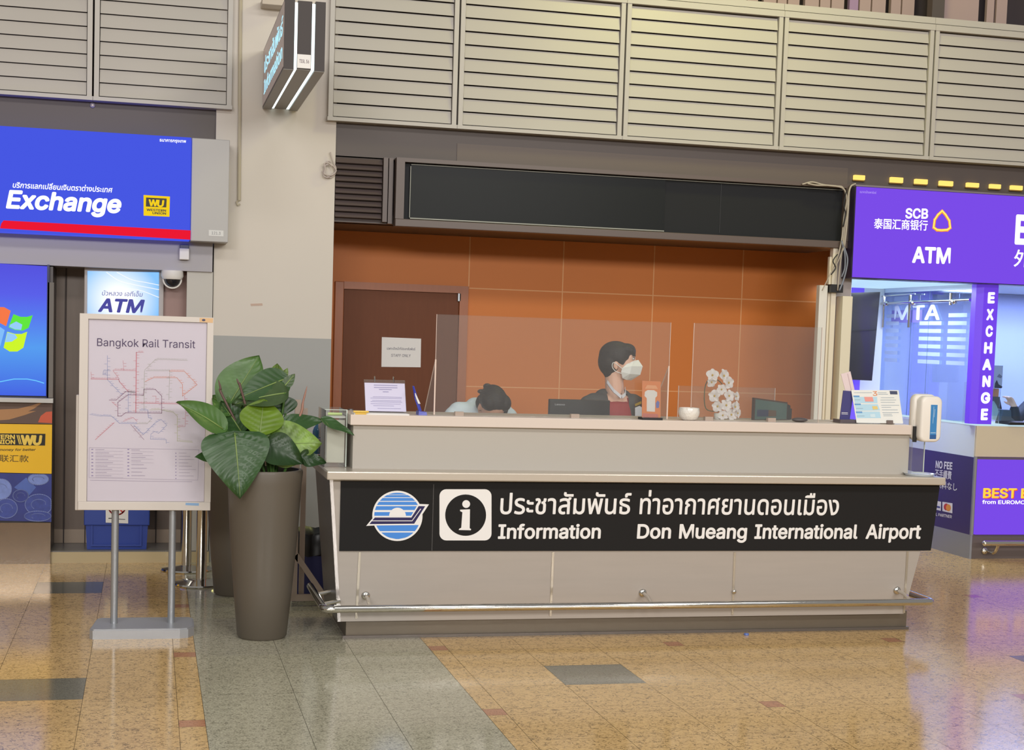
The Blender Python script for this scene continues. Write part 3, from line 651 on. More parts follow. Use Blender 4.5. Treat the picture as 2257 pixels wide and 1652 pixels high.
decal('name_badge', pj, [(1399, 890), (1413, 883.5), (1413.5, 889), (1400, 895)], mat('badge_gold', rgb(170, 140, 60), 0.4, 0.3), p1, 0.0, 0.003)
decal('id_card', pj, [(1400, 898), (1410, 894), (1416, 898), (1416, 917), (1400, 918)], mat('badge_white', rgb(215, 215, 220), 0.5), p1, -0.004, 0.003)

# ------------------------------------------------------------------ seated clerk bending forward
PY2 = 8.45
O2 = at(1085, 896, PY2-0.10)
p2 = thing('person', (O2.x, PY2, 0), 'seated person in pale blue shirt bending the head down behind the desk', 'person')
mb = MB(); h = O2; tilt = Matrix.Rotation(math.radians(14), 3, 'Z') @ Matrix.Rotation(math.radians(42), 3, 'X')
def E2(x, y, z, r): mb.ell(h+tilt@Vector((x, y, z)), r, tilt)
E2(0, 0.01, 0.02, (0.073, 0.092, 0.088)); E2(0, -0.035, -0.03, (0.06, 0.055, 0.075)); E2(0, -0.04, -0.085, (0.042, 0.042, 0.035)); E2(0, -0.096, -0.025, (0.012, 0.016, 0.02)); E2(0.072, 0.01, -0.015, (0.008, 0.016, 0.028)); E2(-0.072, 0.01, -0.015, (0.008, 0.016, 0.028))
E2(0, -0.092, -0.062, (0.022, 0.008, 0.006))
sz = at(1060, 900, PY2).z; scx = at(1063, 900, PY2).x
mb.cap(h+tilt@Vector((0, 0.03, -0.05)), (scx+0.02, PY2+0.03, sz-0.02), 0.05, 0.055)
mb.cap((scx-0.12, PY2+0.04, sz-0.03), (scx+0.12, PY2+0.04, sz-0.03), 0.055, 0.055)
mb.ell((scx, PY2+0.06, sz-0.17), (0.15, 0.1, 0.18)); mb.ell((scx, PY2+0.1, sz-0.36), (0.14, 0.1, 0.17)); mb.ell((scx, PY2+0.12, sz-0.49), (0.16, 0.12, 0.1))
for sg in (-1, 1):
    sh = Vector((scx+sg*0.158, PY2+0.03, sz-0.05)); el = Vector((scx+sg*0.2, PY2-0.06, sz-0.29)); wrp = Vector((scx+sg*0.08, PY2-0.24, sz-0.30))
    mb.cap(sh, el, 0.046, 0.037); mb.cap(el, wrp, 0.035, 0.025); hand(mb, wrp, (-sg*0.5, -0.8, 0.0), (0, 0, -1))
    hz = Vector((scx+sg*0.085, PY2+0.12, sz-0.52)); kn = Vector((scx+sg*0.1, PY2-0.25, sz-0.54)); an = Vector((scx+sg*0.1, PY2-0.22, 0.08))
    mb.cap(hz, kn, 0.075, 0.052); mb.cap(kn, an, 0.05, 0.034); mb.cap(an+Vector((0, 0.03, -0.04)), an+Vector((0, -0.11, -0.048)), 0.034, 0.028)
remesh(mb, 'body', skin2, p2, 0.006, 3)
mb = MB(); E2(0, 0.018, 0.034, (0.079, 0.096, 0.085)); E2(0, 0.055, -0.02, (0.075, 0.06, 0.07)); E2(0.045, -0.018, 0.052, (0.045, 0.055, 0.045)); E2(-0.045, -0.012, 0.052, (0.045, 0.055, 0.045)); E2(0.076, -0.015, -0.01, (0.014, 0.035, 0.05))
remesh(mb, 'hair', hairm, p2, 0.0055, 3)
mb = MB(); bc = at(1074, 851, PY2-0.06); mb.ell(bc, (0.024, 0.03, 0.018)); mb.ell(bc+Vector((0.028, 0.0, -0.004)), (0.022, 0.024, 0.013)); mb.ell(bc+Vector((-0.035, 0.0, -0.03)), (0.022, 0.02, 0.014)); mb.ell(bc+Vector((0, 0, -0.02)), (0.02, 0.02, 0.03)); remesh(mb, 'hair_clip', mat('hair_clip_brown', rgb(50, 42, 42), 0.4), p2, 0.005, 2)
for sg in (-1, 1):
    mb = MB(); mb.ell(h+tilt@Vector((sg*0.03, -0.084, -0.008)), (0.012, 0.008, 0.005), tilt, 12); mb.build('eye', MATS['iris_dark'], p2, 'all')
mb = MB(); mb.ell(h+tilt@Vector((0, -0.075, -0.066)), (0.052, 0.035, 0.045), tilt); mb.build('face_mask', MATS['mask_white'], p2, 'all')
sb = mat('pale_blue_shirt', rgb(208, 220, 228), 0.7, bump=(12, None, 0.35))
mb = MB(); mb.cap((scx-0.128, PY2+0.04, sz-0.03), (scx+0.128, PY2+0.04, sz-0.03), 0.066, 0.066); mb.ell((scx, PY2+0.06, sz-0.17), (0.17, 0.118, 0.19)); mb.ell((scx, PY2+0.1, sz-0.38), (0.158, 0.115, 0.19)); mb.cap((scx-0.03, PY2+0.06, sz), (scx+0.06, PY2+0.06, sz), 0.062, 0.062)
for sg in (-1, 1):
    sh = Vector((scx+sg*0.158, PY2+0.03, sz-0.05)); el = Vector((scx+sg*0.2, PY2-0.06, sz-0.29)); wrp = Vector((scx+sg*0.08, PY2-0.24, sz-0.30))
    mb.cap(sh, el, 0.06, 0.05); mb.cap(el, el+(wrp-el)*0.5, 0.048, 0.042)
remesh(mb, 'shirt', sb, p2, 0.007, 3)
mb = MB(); q = scx; mb.ell((q, PY2+0.12, sz-0.665), (0.2, 0.2, 0.035)); mb.cap((q, PY2+0.12, 0.10), (q, PY2+0.12, sz-0.67), 0.025, 0.025)
for k in range(5): a = k*2*math.pi/5; mb.cap((q, PY2+0.12, 0.07), (q+0.25*math.cos(a), PY2+0.12+0.25*math.sin(a), 0.03), 0.02, 0.02)
tag(mb.build('office_stool', black, None, True), 'dark stool under the seated person in the pale blue shirt', 'stool')

# ------------------------------------------------------------------ things on the counter
ZC = 1.12
def screen(x0, x1, y, z1, fins, label):
    t = thing('acrylic_screen', ((x0+x1)/2, y, ZC), label, 'screen', 'clear sneeze screens on the counter')
    mb = MB(); mb.box((x0, y-0.0025, ZC), (x1, y+0.0025, z1)); mb.build('pane', acry, t)
    mb = MB(); mb.box((x0-0.0015, y-0.003, ZC), (x0, y+0.003, z1)); mb.box((x1, y-0.003, ZC), (x1+0.0015, y+0.003, z1)); mb.build('edge', acry_edge, t)
    for fx_ in fins:
        mb = MB(); mb.hexa([(fx_-0.002, y+0.002, ZC), (fx_-0.002, y+0.28, ZC), (fx_-0.002, y+0.012, ZC+0.27)], [(fx_+0.002, y+0.002, ZC), (fx_+0.002, y+0.28, ZC), (fx_+0.002, y+0.012, ZC+0.27)]); mb.build('support_fin', acry_fin, t)
        mb = MB(); mb.tube([(fx_, y+0.28, ZC+0.003), (fx_, y+0.012, ZC+0.27)], 0.0022, 6); mb.tube([(fx_, y, ZC+0.003), (fx_, y, ZC+0.28)], 0.004, 6); mb.build('fin_edge', acry_edge, t)
    for k in (0.06, 0.55):
        xx = x0+0.05+(x1-x0)*k; mb = MB(); mb.box((xx-0.022, y-0.03, ZC), (xx+0.022, y-0.003, ZC+0.02)); mb.build('foot_clip', mat('clip_clear', rgb(178, 160, 146), 0.2), t)
    return t
screen(1.402, 2.643, 7.5, 1.627, (1.402, 2.643), 'wide clear screen in front of the two clerks, left one of the pair')
screen(2.774, 3.50, 7.5, 1.629, (), 'clear screen in front of the white orchids, right one of the pair')
t = thing('acrylic_shield', (3.0, 7.72, ZC), 'low clear shield behind the pearly bowl and the orchids', 'screen')
a0 = at(1496, 855, 7.72).x; a1 = at(1708, 858, 7.72).x; zt_ = at(1600, 852, 7.72).z
mb = MB(); mb.box((a0, 7.718, ZC), (a1, 7.722, zt_)); mb.build('pane', acry, t)
mb = MB(); mb.box((a0-0.002, 7.717, ZC), (a0, 7.723, zt_)); mb.box((a1, 7.717, ZC), (a1+0.002, 7.723, zt_)); mb.build('edge', acry_edge, t)
# flip sheet in acrylic easel
Yd = 7.52; pd = YP(Yd)
a0, b1 = pd.hit(807, 836); a1, _ = pd.hit(898, 840)
t = thing('notice_stand', ((a0+a1)/2, Yd, ZC), 'clear easel with a lilac notice sheet on two rings, left on the counter', 'notice stand')
tv = Vector((0, 0.10, 0.2)).normalized(); pt = Pl((a0, Yd, ZC+0.006), (1, 0, 0), tv); wd_ = a1-a0; hh = pt.hit(807, 836)[1]
mb = MB(); mb.prism(pt, [(0, 0), (wd_, 0), (wd_, hh), (0, hh)], -0.003, 0.0); mb.build('easel', acry, t)
mb = MB(); mb.prism(pt, [(0.002, 0.006), (wd_-0.002, 0.006), (wd_-0.002, hh*0.90), (0.002, hh*0.90)], 0.0005, 0.0015); sh = mb.build('sheet', mat('lilac_paper', rgb(210, 205, 228), 0.25, var=(6, None, 0.05)), t)
mb = MB()
for yy, x_0, x_1 in ((0.83, 0.24, 0.8), (0.76, 0.24, 0.8), (0.70, 0.36, 0.66), (0.63, 0.45, 0.58), (0.47, 0.2, 0.9), (0.43, 0.14, 0.9), (0.36, 0.18, 0.88), (0.32, 0.14, 0.9), (0.26, 0.14, 0.86), (0.20, 0.2, 0.7), (0.12, 0.3, 0.86)):
    mb.ribbon(pt, [(wd_*x_0, hh*yy), (wd_*x_1, hh*yy)], 0.0032 if yy > 0.6 else 0.0018, 0.0025)
mb.keep = True; mb.build('printed_lines', mat('lilac_ink', rgb(140, 135, 175), 0.6), sh)
for f_ in (0.26, 0.72):
    mb = MB(); c0 = pt.p(wd_*f_, hh, 0); mb.tube([c0+Vector((0, -0.008, -0.012)), c0+Vector((0, -0.006, 0.012)), c0+Vector((0, 0.004, 0.017)), c0+Vector((0, 0.01, 0.0))], 0.0025, 6); mb.build('ring', chrome, t, True)
mb = MB(); mb.hexa([(a0, Yd, ZC), (a1, Yd, ZC), (a1, Yd+0.16, ZC), (a0, Yd+0.16, ZC)], [(a0, Yd, ZC+0.005), (a1, Yd, ZC+0.005), (a1, Yd+0.16, ZC+0.005), (a0, Yd+0.16, ZC+0.005)]); mb.build('base', black, t)
# papers, pens
q0 = at(778, 905, 7.46)
mb = MB(); mb.box((0.985, 7.41, ZC), (1.26, 7.51, ZC+0.006)); tag(mb.build('paper_stack', paper), 'flat white paper stack lying under the lilac notice stand', 'paper')
mb = MB(); mb.box((0.99, 7.405, ZC+0.0005), (1.045, 7.408, ZC+0.011)); mb.tube([(0.98, 7.40+0.004, ZC+0.014), (1.055, 7.404, ZC+0.014)], 0.0055, 8); tag(mb.build('marker_pen', mat('yellow_marker', rgb(228, 190, 80), 0.4), None, True), 'yellow marker pen lying beside the lilac notice on the counter end', 'pen')
# blue folding card holder
t = thing('card_holder', (1.33, 7.5, ZC), 'blue plastic V-shaped card holder beside the lilac notice stand', 'card holder')
bp = mat('blue_plastic', rgb(46, 56, 170), 0.3); a = at(910, 850, 7.52); b = at(924, 913, 7.50); c = at(940, 912, 7.47)
mb = MB(); mb.hexa([(b.x-0.012, 7.45, ZC), (c.x, 7.45, ZC), (c.x, 7.53, ZC), (b.x-0.012, 7.53, ZC)], [(b.x-0.010, 7.452, ZC+0.02), (c.x-0.003, 7.452, ZC+0.016), (c.x-0.003, 7.528, ZC+0.016), (b.x-0.010, 7.528, ZC+0.02)]); mb.build('base', bp, t)
mb = MB(); mb.hexa([(b.x-0.002, 7.50, ZC+0.02), (b.x+0.012, 7.50, ZC+0.02), (b.x+0.012, 7.53, ZC+0.02), (b.x-0.002, 7.53, ZC+0.02)], [(a.x-0.002, 7.50, a.z), (a.x+0.003, 7.50, a.z), (a.x+0.003, 7.53, a.z), (a.x-0.002, 7.53, a.z)])
mb.tube([(a.x, 7.505, a.z-0.003), (a.x+0.002, 7.46, a.z-0.06), (b.x-0.008, 7.455, ZC+0.02)], 0.003, 6); mb.build('arm', bp, t)
mb = MB(); mb.hexa([(b.x-0.008, 7.494, ZC+0.055), (b.x+0.004, 7.494, ZC+0.055), (b.x+0.004, 7.498, ZC+0.055), (b.x-0.008, 7.498, ZC+0.055)], [(a.x+0.003, 7.494, a.z-0.035), (a.x+0.010, 7.494, a.z-0.035), (a.x+0.010, 7.498, a.z-0.035), (a.x+0.003, 7.498, a.z-0.035)]); mb.build('label', paper, t)
# acrylic box with sheet at the left end, on the shelf
t = thing('acrylic_box', (0.93, 7.62, 0.85), 'clear acrylic box with a white sheet at the left end of the counter', 'box')
xa, xb, ya, yb, za, zb_ = 0.852, 0.962, 7.50, 7.80, 0.852, 1.135
mb = MB(); mb.box((xa, ya, za), (xb, ya+0.004, zb_)); mb.box((xa, yb-0.004, za), (xb, yb, zb_)); mb.box((xa, ya, za), (xa+0.004, yb, zb_)); mb.box((xb-0.004, ya, za), (xb, yb, zb_)); mb.build('walls', acry, t)
mb = MB(); mb.box((xa+0.012, ya+0.006, za+0.02), (xb-0.01, ya+0.009, zb_-0.05)); mb.build('sheet', mat('cream_sheet', rgb(214, 210, 196), 0.5), t)
mb = MB(); mb.box((xa+0.006, ya+0.006, zb_-0.04), (xb-0.006, yb-0.006, zb_-0.03)); mb.build('tray', white, t)
mb = MB(); mb.box((xa-0.001, ya-0.001, zb_), (xb+0.001, ya+0.005, zb_+0.003)); mb.box((xb-0.004, ya-0.002, za), (xb+0.001, ya, zb_)); mb.build('edge', mat('acrylic_edge_green', rgb(206, 218, 208), 0.3), t)
mb = MB(); mb.tube([(xa+0.02, ya+0.05, zb_-0.022), (xb-0.02, ya+0.04, zb_-0.022)], 0.007, 8); tag(mb.build('highlighter', mat('lime_marker', rgb(206, 228, 140), 0.4), None, True), 'pale green highlighter lying in the top tray of the acrylic box', 'pen')
t = thing('spray_bottle', (0.80, 7.86, 0.85), 'small blue bottle in a metal holder left of the acrylic box', 'bottle')
bc = atz(700, 1022, 0.85); bc = Vector((0.865, 7.90, 0.851))
mb = MB(); mb.lathe(bc, [(0.028, 0), (0.030, 0.01), (0.030, 0.15), (0.024, 0.17), (0.012, 0.185), (0.012, 0.20)], 20); mb.build('bottle', mat('blue_bottle', rgb(62, 106, 140), 0.2), t, True)
mb = MB()
for z in (0.03, 0.11): mb.tube([bc+Vector((0.034*math.cos(k*0.35), 0.034*math.sin(k*0.35), z)) for k in range(19)], 0.004, 6)
mb.tube([bc+Vector((-0.034, 0, 0)), bc+Vector((-0.034, 0, 0.12))], 0.004, 6); mb.build('holder', chrome, t, True)
# monitor seen from behind, left of the standing clerk
t = thing('monitor', (2.2, 7.93, 0.851), 'black monitor seen from the back in front of the standing person', 'monitor')
Ym = 7.93; a = at(1212, 879, Ym); b = at(1345, 882, Ym)
mb = MB(); mb.box((a.x, Ym, 0.93), (b.x, Ym+0.035, a.z), 0.004); ms = mb.build('screen', black, t)
mb = MB(); mb.box(((a.x+b.x)/2-0.03, Ym+0.03, 0.854), ((a.x+b.x)/2+0.03, Ym+0.05, 1.0)); mb.box(((a.x+b.x)/2-0.1, Ym-0.05, 0.851), ((a.x+b.x)/2+0.1, Ym+0.08, 0.858)); mb.build('stand', black, t)
letters('Lenovo', YP(Ym), (1223, 892.5), (1245, 893), 3.8, mat('logo_silver', rgb(190, 190, 192), 0.4), ms, e=0.001)
# orange leaflet stand
t = thing('leaflet_stand', (2.555, 7.47, ZC), 'orange leaflet in a clear stand on a dark base, right of the clerk', 'leaflet')
pl_ = YP(7.44)
decal('leaflet', pl_, [(1414.5, 920), (1455.5, 922), (1456, 840), (1415, 838.5)], mat('orange_print', rgb(232, 138, 74), 0.35), t, 0, 0.003)
decal('leaflet_card', pl_, [(1425, 906), (1443, 907), (1444, 876), (1448, 872), (1448, 864), (1441, 859.5), (1427, 859), (1421, 863), (1420, 872), (1425, 877)], mat('leaflet_white', rgb(236, 228, 224), 0.4), t, 0.0035)
decal('leaflet_picture', pl_, [(1446, 899), (1452, 898), (1453, 886), (1449, 882), (1445, 888)], mat('leaflet_blue', rgb(110, 120, 190), 0.4), t, 0.0035)
decal('leaflet_picture', pl_, [(1415.5, 919), (1450, 921), (1450, 912), (1416, 910)], mat('leaflet_rose', rgb(214, 124, 108), 0.4), t, 0.0036)
decal('leaflet_picture', pl_, [(1421, 856), (1450, 857), (1445, 849), (1426, 848)], mat('leaflet_peach', rgb(240, 170, 120), 0.4), t, 0.0036)
decal('clear_front', pl_, [(1414, 921), (1456, 923), (1456.5, 839.5), (1414.5, 838)], acry, t, 0.0045, 0.002)
mb = MB(); a = pl_.hit(1413, 920)[0]; b = pl_.hit(1456.5, 920)[0]; mb.box((a, 7.41, ZC), (b, 7.49, ZC+0.012)); mb.build('base', black, t)
# pearly bowl
bw = at(1518, 922, 7.46); bc = Vector((bw.x, 7.46, ZC))
mb = MB(); mb.lathe(bc, [(0.030, 0.0), (0.044, 0.008), (0.054, 0.028), (0.057, 0.045), (0.053, 0.066), (0.049, 0.066), (0.05, 0.045), (0.04, 0.014), (0.0, 0.012)], 32)
tag(mb.build('bowl', mat('pearl', rgb(232, 228, 220), 0.18, bump=(45, None, 0.6), coat=0.6), None, True), 'small pearly white bowl on the counter right of the orange leaflet', 'bowl')
# orchids
t = thing('orchid_plant', (2.9, 7.64, ZC), 'white artificial orchid spray standing behind the right clear screen', 'plant')
pet = mat('orchid_petal', rgb(240, 230, 228), 0.55); stem = mat('orchid_stem', rgb(84, 92, 60), 0.5); YO = 7.63
mb = MB(); pv = at(1575, 923, YO); mb.lathe((pv.x+0.02, YO, ZC), [(0.018, 0), (0.024, 0.02), (0.022, 0.032)], 20); mb.build('pot', white, t, True)
s1 = [Vector((pv.x+0.02, YO, ZC+0.04)), at(1556, 900, YO), at(1553, 860, YO), at(1560, 838, YO), at(1572, 834, YO), at(1586, 840, YO-0.01), at(1597, 856, YO-0.02), at(1601, 875, YO-0.02), at(1606, 905, YO-0.02)]
mb = MB(); mb.tube(catmull(s1, 5), 0.0028, 6); mb.build('stem', stem, t, True)
def flower(c, r, facing, k0):
    n = Vector(facing).normalized(); x_ = n.cross(Vector((0, 0, 1))).normalized(); y_ = x_.cross(n); mb = MB()
    for k in range(5):
        a_ = k0+k*2*math.pi/5; d = x_*math.cos(a_)+y_*math.sin(a_); s_ = n.cross(d); wdt = r*(0.58 if k in (1, 4) else 0.4)
        rows = []
        for i in range(6):
            u = i/5; w_ = wdt*math.sin(math.pi*min(1, 0.12+u*0.83))**0.7; lift = n*(r*0.28*math.sin(u*2.2)-0.1*r*u)
            rows.append([mb.b.verts.new(c+d*r*u+s_*w_*v+lift+n*(0.12*r*abs(v))) for v in (-1, -0.5, 0, 0.5, 1)])
        for A_, B_ in zip(rows, rows[1:]):
            for j in range(4): mb.b.faces.new((A_[j], A_[j+1], B_[j+1], B_[j]))
    mb.keep = True
    f = mb.build('flower', pet, t, 'all'); q = MB(); q.ell(c+n*r*0.18, (r*0.14, r*0.14, r*0.17), n=10); q.build('flower_lip', mat('orchid_lip', rgb(206, 170, 70), 0.5), f, 'all')
for (px, py, r, fa, k0) in ((1570, 827, 0.036, (-0.2, -1, 0.3), 1.57), (1568, 841, 0.03, (0.1, -1, -0.5), 0.4), (1594, 828, 0.038, (0.5, -1, 0.2), 1.2), (1605, 843, 0.034, (0.3, -1, 0), 0.2), (1590, 858, 0.030, (-0.1, -1, 0.1), 0.9),
                            (1575, 872, 0.034, (-0.5, -1, 0), 0.3), (1606, 872, 0.034, (0.2, -1, 0.1), 1.5), (1622, 873, 0.026, (0.7, -1, 0.2), 0.6), (1582, 895, 0.032, (-0.6, -1, 0), 0.2), (1600, 893, 0.036, (0, -1, 0.2), 0.8), (1619, 896, 0.034, (0.6, -1, 0), 1.7),
                            (1593, 915, 0.030, (-0.3, -1, 0.2), 1.1), (1611, 914, 0.034, (0.2, -1, 0.3), 0.1), (1625, 910, 0.026, (0.7, -1, 0), 0.9)):
    flower(at(px, py, YO-0.02), r, fa, k0)
# leaning tablet screen
t = thing('tablet_monitor', (3.2, 7.6, ZC), 'small dark screen turned sideways on the counter right of the orchids', 'monitor')
Yt = 7.60; q = [at(1661, 925, Yt), at(1734, 928, Yt+0.07), at(1738, 886, Yt+0.07), at(1664, 876, Yt)]
u_ = (q[1]-q[0]); pt2 = Pl(q[0], (u_.x, u_.y, 0), (0, 0, 1)); W2 = math.hypot(u_.x, u_.y); h0 = q[3].z-ZC; h1 = q[2].z-ZC; pt2.O.z = ZC
mb = MB(); mb.prism(pt2, [(0, 0), (W2, 0), (W2, h1), (0, h0)], -0.02, 0.0); scr = mb.build('case', mat('tablet_bezel', rgb(74, 50, 42), 0.35), t)
mb = MB(); mb.prism(pt2, [(0.006, 0.004), (W2-0.004, 0.004), (W2-0.004, h1-0.008), (0.006, h0-0.008)], 0.0005, 0.0015); mb.build('screen', mat('tablet_screen', rgb(80, 104, 100), 0.08), scr)
mb = MB(); mb.prism(pt2, [(0.02, 0.02), (0.10, 0.02), (0.10, 0.055), (0.02, 0.057)], 0.0017, 0.002); mb.mi = 1; mb.prism(pt2, [(0.10, 0.02), (0.155, 0.02), (0.155, 0.052), (0.10, 0.055)], 0.0017, 0.002); mb.build('screen_image', [mat('scr_navy', rgb(58, 66, 92), 0.1), mat('scr_brown', rgb(98, 78, 64), 0.1)], scr)
mb = MB(); mb.prism(pt2, [(W2-0.002, 0), (W2+0.035, 0), (W2+0.035, h1*0.8), (W2-0.002, h1*0.95)], -0.05, -0.015); mb.prism(pt2, [(W2+0.03, 0), (W2+0.06, 0), (W2+0.06, h1*0.62), (W2+0.03, h1*0.68)], -0.07, -0.03); mb.build('back_case', black, t)
mb = MB(); a = at(1755, 925, 7.5); mb.ell((a.x+0.02, 7.5, ZC+0.012), (0.045, 0.03, 0.012)); tag(mb.build('computer_mouse', mat('mouse_grey', rgb(90, 84, 82), 0.4), None, 'all'), 'flat dark grey mouse on the counter beside the small sideways screen', 'mouse')
# white ducts on the end wall, cream box
mb = MB()
def duct(name, px0, px1, pyt, Y0, Y1, zbot, m, label):
    a = at(px0, 780, Y0).x; b = at(px1, 780, Y0).x; s = MB(); s.box((a, Y0, zbot), (b, Y1, at((px0+px1)/2, pyt, Y0).z), 0.004); return tag(s.build(name, m), label, 'duct')
mb.b.free()
duct('cable_duct', 1800, 1818, 628, 9.90, 9.955, 0.0, white, 'widest white cable duct at the right end of the orange wall')
duct('cable_duct', 1819, 1825, 565, 9.92, 9.955, 0.0, mat('cream_duct', rgb(226, 216, 196), 0.5), 'thin cream cable duct, second from the orange wall')
duct('cable_duct', 1826, 1837, 545, 9.90, 9.955, 0.0, MATS['cream_duct'], 'cream cable duct running beside the grey end wall under the cables')
a = at(1852, 780, 9.85); b = at(1874, 780, 9.85); mb = MB(); mb.box((a.x, 9.85, 0), (b.x, 9.956, at(1860, 652, 9.85).z), 0.004); tag(mb.build('cabinet_post', mat('cream_post', rgb(226, 218, 196), 0.45)), 'tall cream boxed post between the grey end wall and the bank booth', 'post')
# cables
def cable(pts, r, m, mb): mb.tube(catmull(pts, 5), r, 6)
grc = mat('cable_grey', rgb(176, 166, 152), 0.5); blc = mat('cable_blue_grey', rgb(130, 136, 150), 0.5)
t = thing('cable_bundle', (4.8, 9.9, 2.2), 'tangled grey cables hanging between the black display and purple sign', 'cables')
Yc = 9.86
for k, (pts, r, m_) in enumerate(([[(1768, 406), (1790, 401), (1815, 407), (1845, 410), (1858, 414), (1866, 440), (1860, 480), (1855, 530), (1845, 570), (1835, 600)], 0.006, grc], [[(1780, 404), (1800, 408), (1830, 409), (1861, 418), (1868, 460), (1862, 500), (1858, 540), (1852, 580), (1846, 640)], 0.006, grc],
                                  [[(1886, 405), (1876, 410), (1871, 425), (1870, 450), (1866, 500), (1861, 545)], 0.007, grc], [[(1861, 545), (1868, 570), (1865, 595), (1858, 620), (1850, 640)], 0.006, blc], [[(1855, 530), (1862, 560), (1862, 590), (1855, 610)], 0.005, blc],
                                  [[(1860, 545), (1845, 580), (1832, 600), (1822, 620), (1812, 640)], 0.004, grc], [[(1846, 560), (1836, 575), (1842, 590), (1832, 605)], 0.004, black], [[(1866, 420), (1860, 450), (1863, 470), (1858, 500)], 0.004, black])):
    s = MB(); s.tube(catmull([at(x_, y_, Yc-0.006*k) for x_, y_ in pts], 5), r, 6); s.build('cable', m_, t, 'all')
mb = MB(); a = at(1832, 626, 9.86); b = at(1858, 645, 9.86); mb.box((a.x, 9.86, b.z), (b.x, 9.95, a.z)); mb.build('tie_bag', black, t)
t = thing('cable_coil', (1.13, 9.9, 2.5), 'coil of white cable hanging on the right edge of the column', 'cable')
s = MB(); pts = [at(728, 335, 9.93), at(733, 352, 9.93), at(741, 372, 9.93)]
for k in range(34):
    a_ = k*0.55; pts.append(at(725+ (12+4*math.sin(k*1.7))*math.cos(a_), 374+(19+5*math.sin(k*0.9))*math.sin(a_)*0.8, 9.935-0.001*k))
s.tube(catmull(pts, 3), 0.0042, 6); s.build('coil', mat('cable_white', rgb(196, 184, 178), 0.5), t, 'all')

# brochure holder, info sheet, dispenser
t = thing('brochure_holder', (3.7, 7.5, ZC), 'clear holder with a dark blue card and a pink leaflet, right on the counter', 'brochure holder')
pq = YP(7.50)
decal('blue_card', pq, [(1850, 925), (1872, 926), (1881, 862), (1858, 860)], mat('navy_card', rgb(66, 64, 120), 0.35), t, 0.0, 0.004)
decal('pink_leaflet', pq, [(1864, 862), (1885, 863), (1875, 818), (1854, 824)], mat('pink_paper', rgb(222, 204, 204), 0.5), t, -0.006, 0.003)
for y_ in (908, 911): decal('card_print', pq, [(1854, y_), (1868, y_+0.6), (1868, y_+1.6), (1854, y_+1)], paper, t, 0.0045)
decal('leaflet_fold', pq, [(1868, 823), (1869.5, 823), (1878, 861), (1876.5, 861)], mat('pink_fold', rgb(196, 172, 176), 0.5), t, -0.002)
mb = MB(); a = pq.hit(1845, 925)[0]; b = pq.hit(1884, 925)[0]; mb.box((a, 7.46, ZC), (b, 7.55, ZC+0.02)); mb.build('tray', mat('holder_smoke', rgb(96, 88, 92), 0.15), t)
t = thing('info_sheet_stand', (3.8, 7.47, ZC), 'light blue printed information sheet leaning on the right counter end', 'notice stand')
ps = Pl((3.6, 7.45, ZC+0.002), (1, 0, 0), (0, 0.25, 1))
zz = lambda x, y: (1780+x/5.9, 800+y/5.9)
decal('sheet', ps, [zz(635, 775), zz(1240, 785), zz(1180, 352), zz(565, 350)], mat('sheet_white', rgb(226, 226, 220), 0.35), t, 0, 0.003)
lb1 = mat('sheet_blue', rgb(176, 210, 226), 0.4); ik = mat('sheet_ink', rgb(130, 150, 165), 0.5); bl2 = mat('sheet_badge', rgb(96, 150, 200), 0.4)
for q in ([(600, 440), (900, 440), (905, 520), (610, 520)], [(612, 535), (908, 535), (940, 615), (626, 620)], [(628, 630), (935, 630), (950, 715), (640, 715)]): decal('sheet_field', ps, [zz(*v) for v in q], lb1, t, 0.0035)
for q in ([(590, 422), (670, 422), (672, 442), (595, 442)], [(605, 526), (686, 526), (690, 546), (612, 546)], [(622, 628), (705, 628), (708, 650), (628, 650)]): decal('sheet_badge', ps, [zz(*v) for v in q], bl2, t, 0.004)
decal('sheet_badge', ps, [zz(1062, 362), zz(1160, 364), zz(1165, 408), zz(1070, 406)], mat('sheet_navy', rgb(60, 66, 96), 0.4), t, 0.004)
letters('3', ps, zz(845, 425), zz(905, 425), 10, mat('sheet_orange', rgb(214, 140, 96), 0.4), t, e=0.004, name='numeral')
decal('sheet_picture', ps, [zz(730, 440), zz(840, 440), zz(855, 500), zz(745, 500)], mat('sheet_pink', rgb(226, 150, 140), 0.4), t, 0.0045)
decal('sheet_picture', ps, [zz(835, 560), zz(900, 560), zz(912, 600), zz(845, 605)], mat('sheet_yellow', rgb(220, 196, 120), 0.4), t, 0.0045)
decal('sheet_picture', ps, [zz(805, 665), zz(870, 660), zz(880, 705), zz(815, 705)], mat('sheet_pale', rgb(200, 220, 228), 0.4), t, 0.0045)
mb = MB()
for y_, x_0, x_1 in ((385, 600, 830), (385, 910, 1020), (405, 915, 1040), (478, 610, 680), (590, 628, 715), (688, 640, 735), (450, 950, 1120), (480, 945, 1145), (510, 950, 1130), (548, 955, 1185), (575, 960, 1080), (608, 965, 1165), (643, 970, 1180), (665, 980, 1090), (685, 985, 1100)):
    mb.ribbon(ps, [ps.hit(*zz(x_0, y_)), ps.hit(*zz(x_1, y_))], 0.002, 0.0042); mb.keep = True; mb.build('printed_line', ik, t); mb = MB()
mb.b.free()
mb = MB(); a, b = ps.hit(*zz(1060, 770)); mb.obox(ps, a-0.018, a+0.018, -0.002, 0.018, 0.003, 0.012); mb.build('clip', mat('holder_brown', rgb(110, 96, 90), 0.3), t)
mb = MB(); mb.hexa([ps.p(0.03, 0, -0.004), ps.p(0.33, 0, -0.004), Vector((3.93, 7.62, ZC)), Vector((3.63, 7.62, ZC))], [ps.p(0.03, 0.004, -0.004), ps.p(0.33, 0.004, -0.004), Vector((3.93, 7.62, ZC+0.004)), Vector((3.63, 7.62, ZC+0.004))]); mb.build('easel_foot', acry, t)
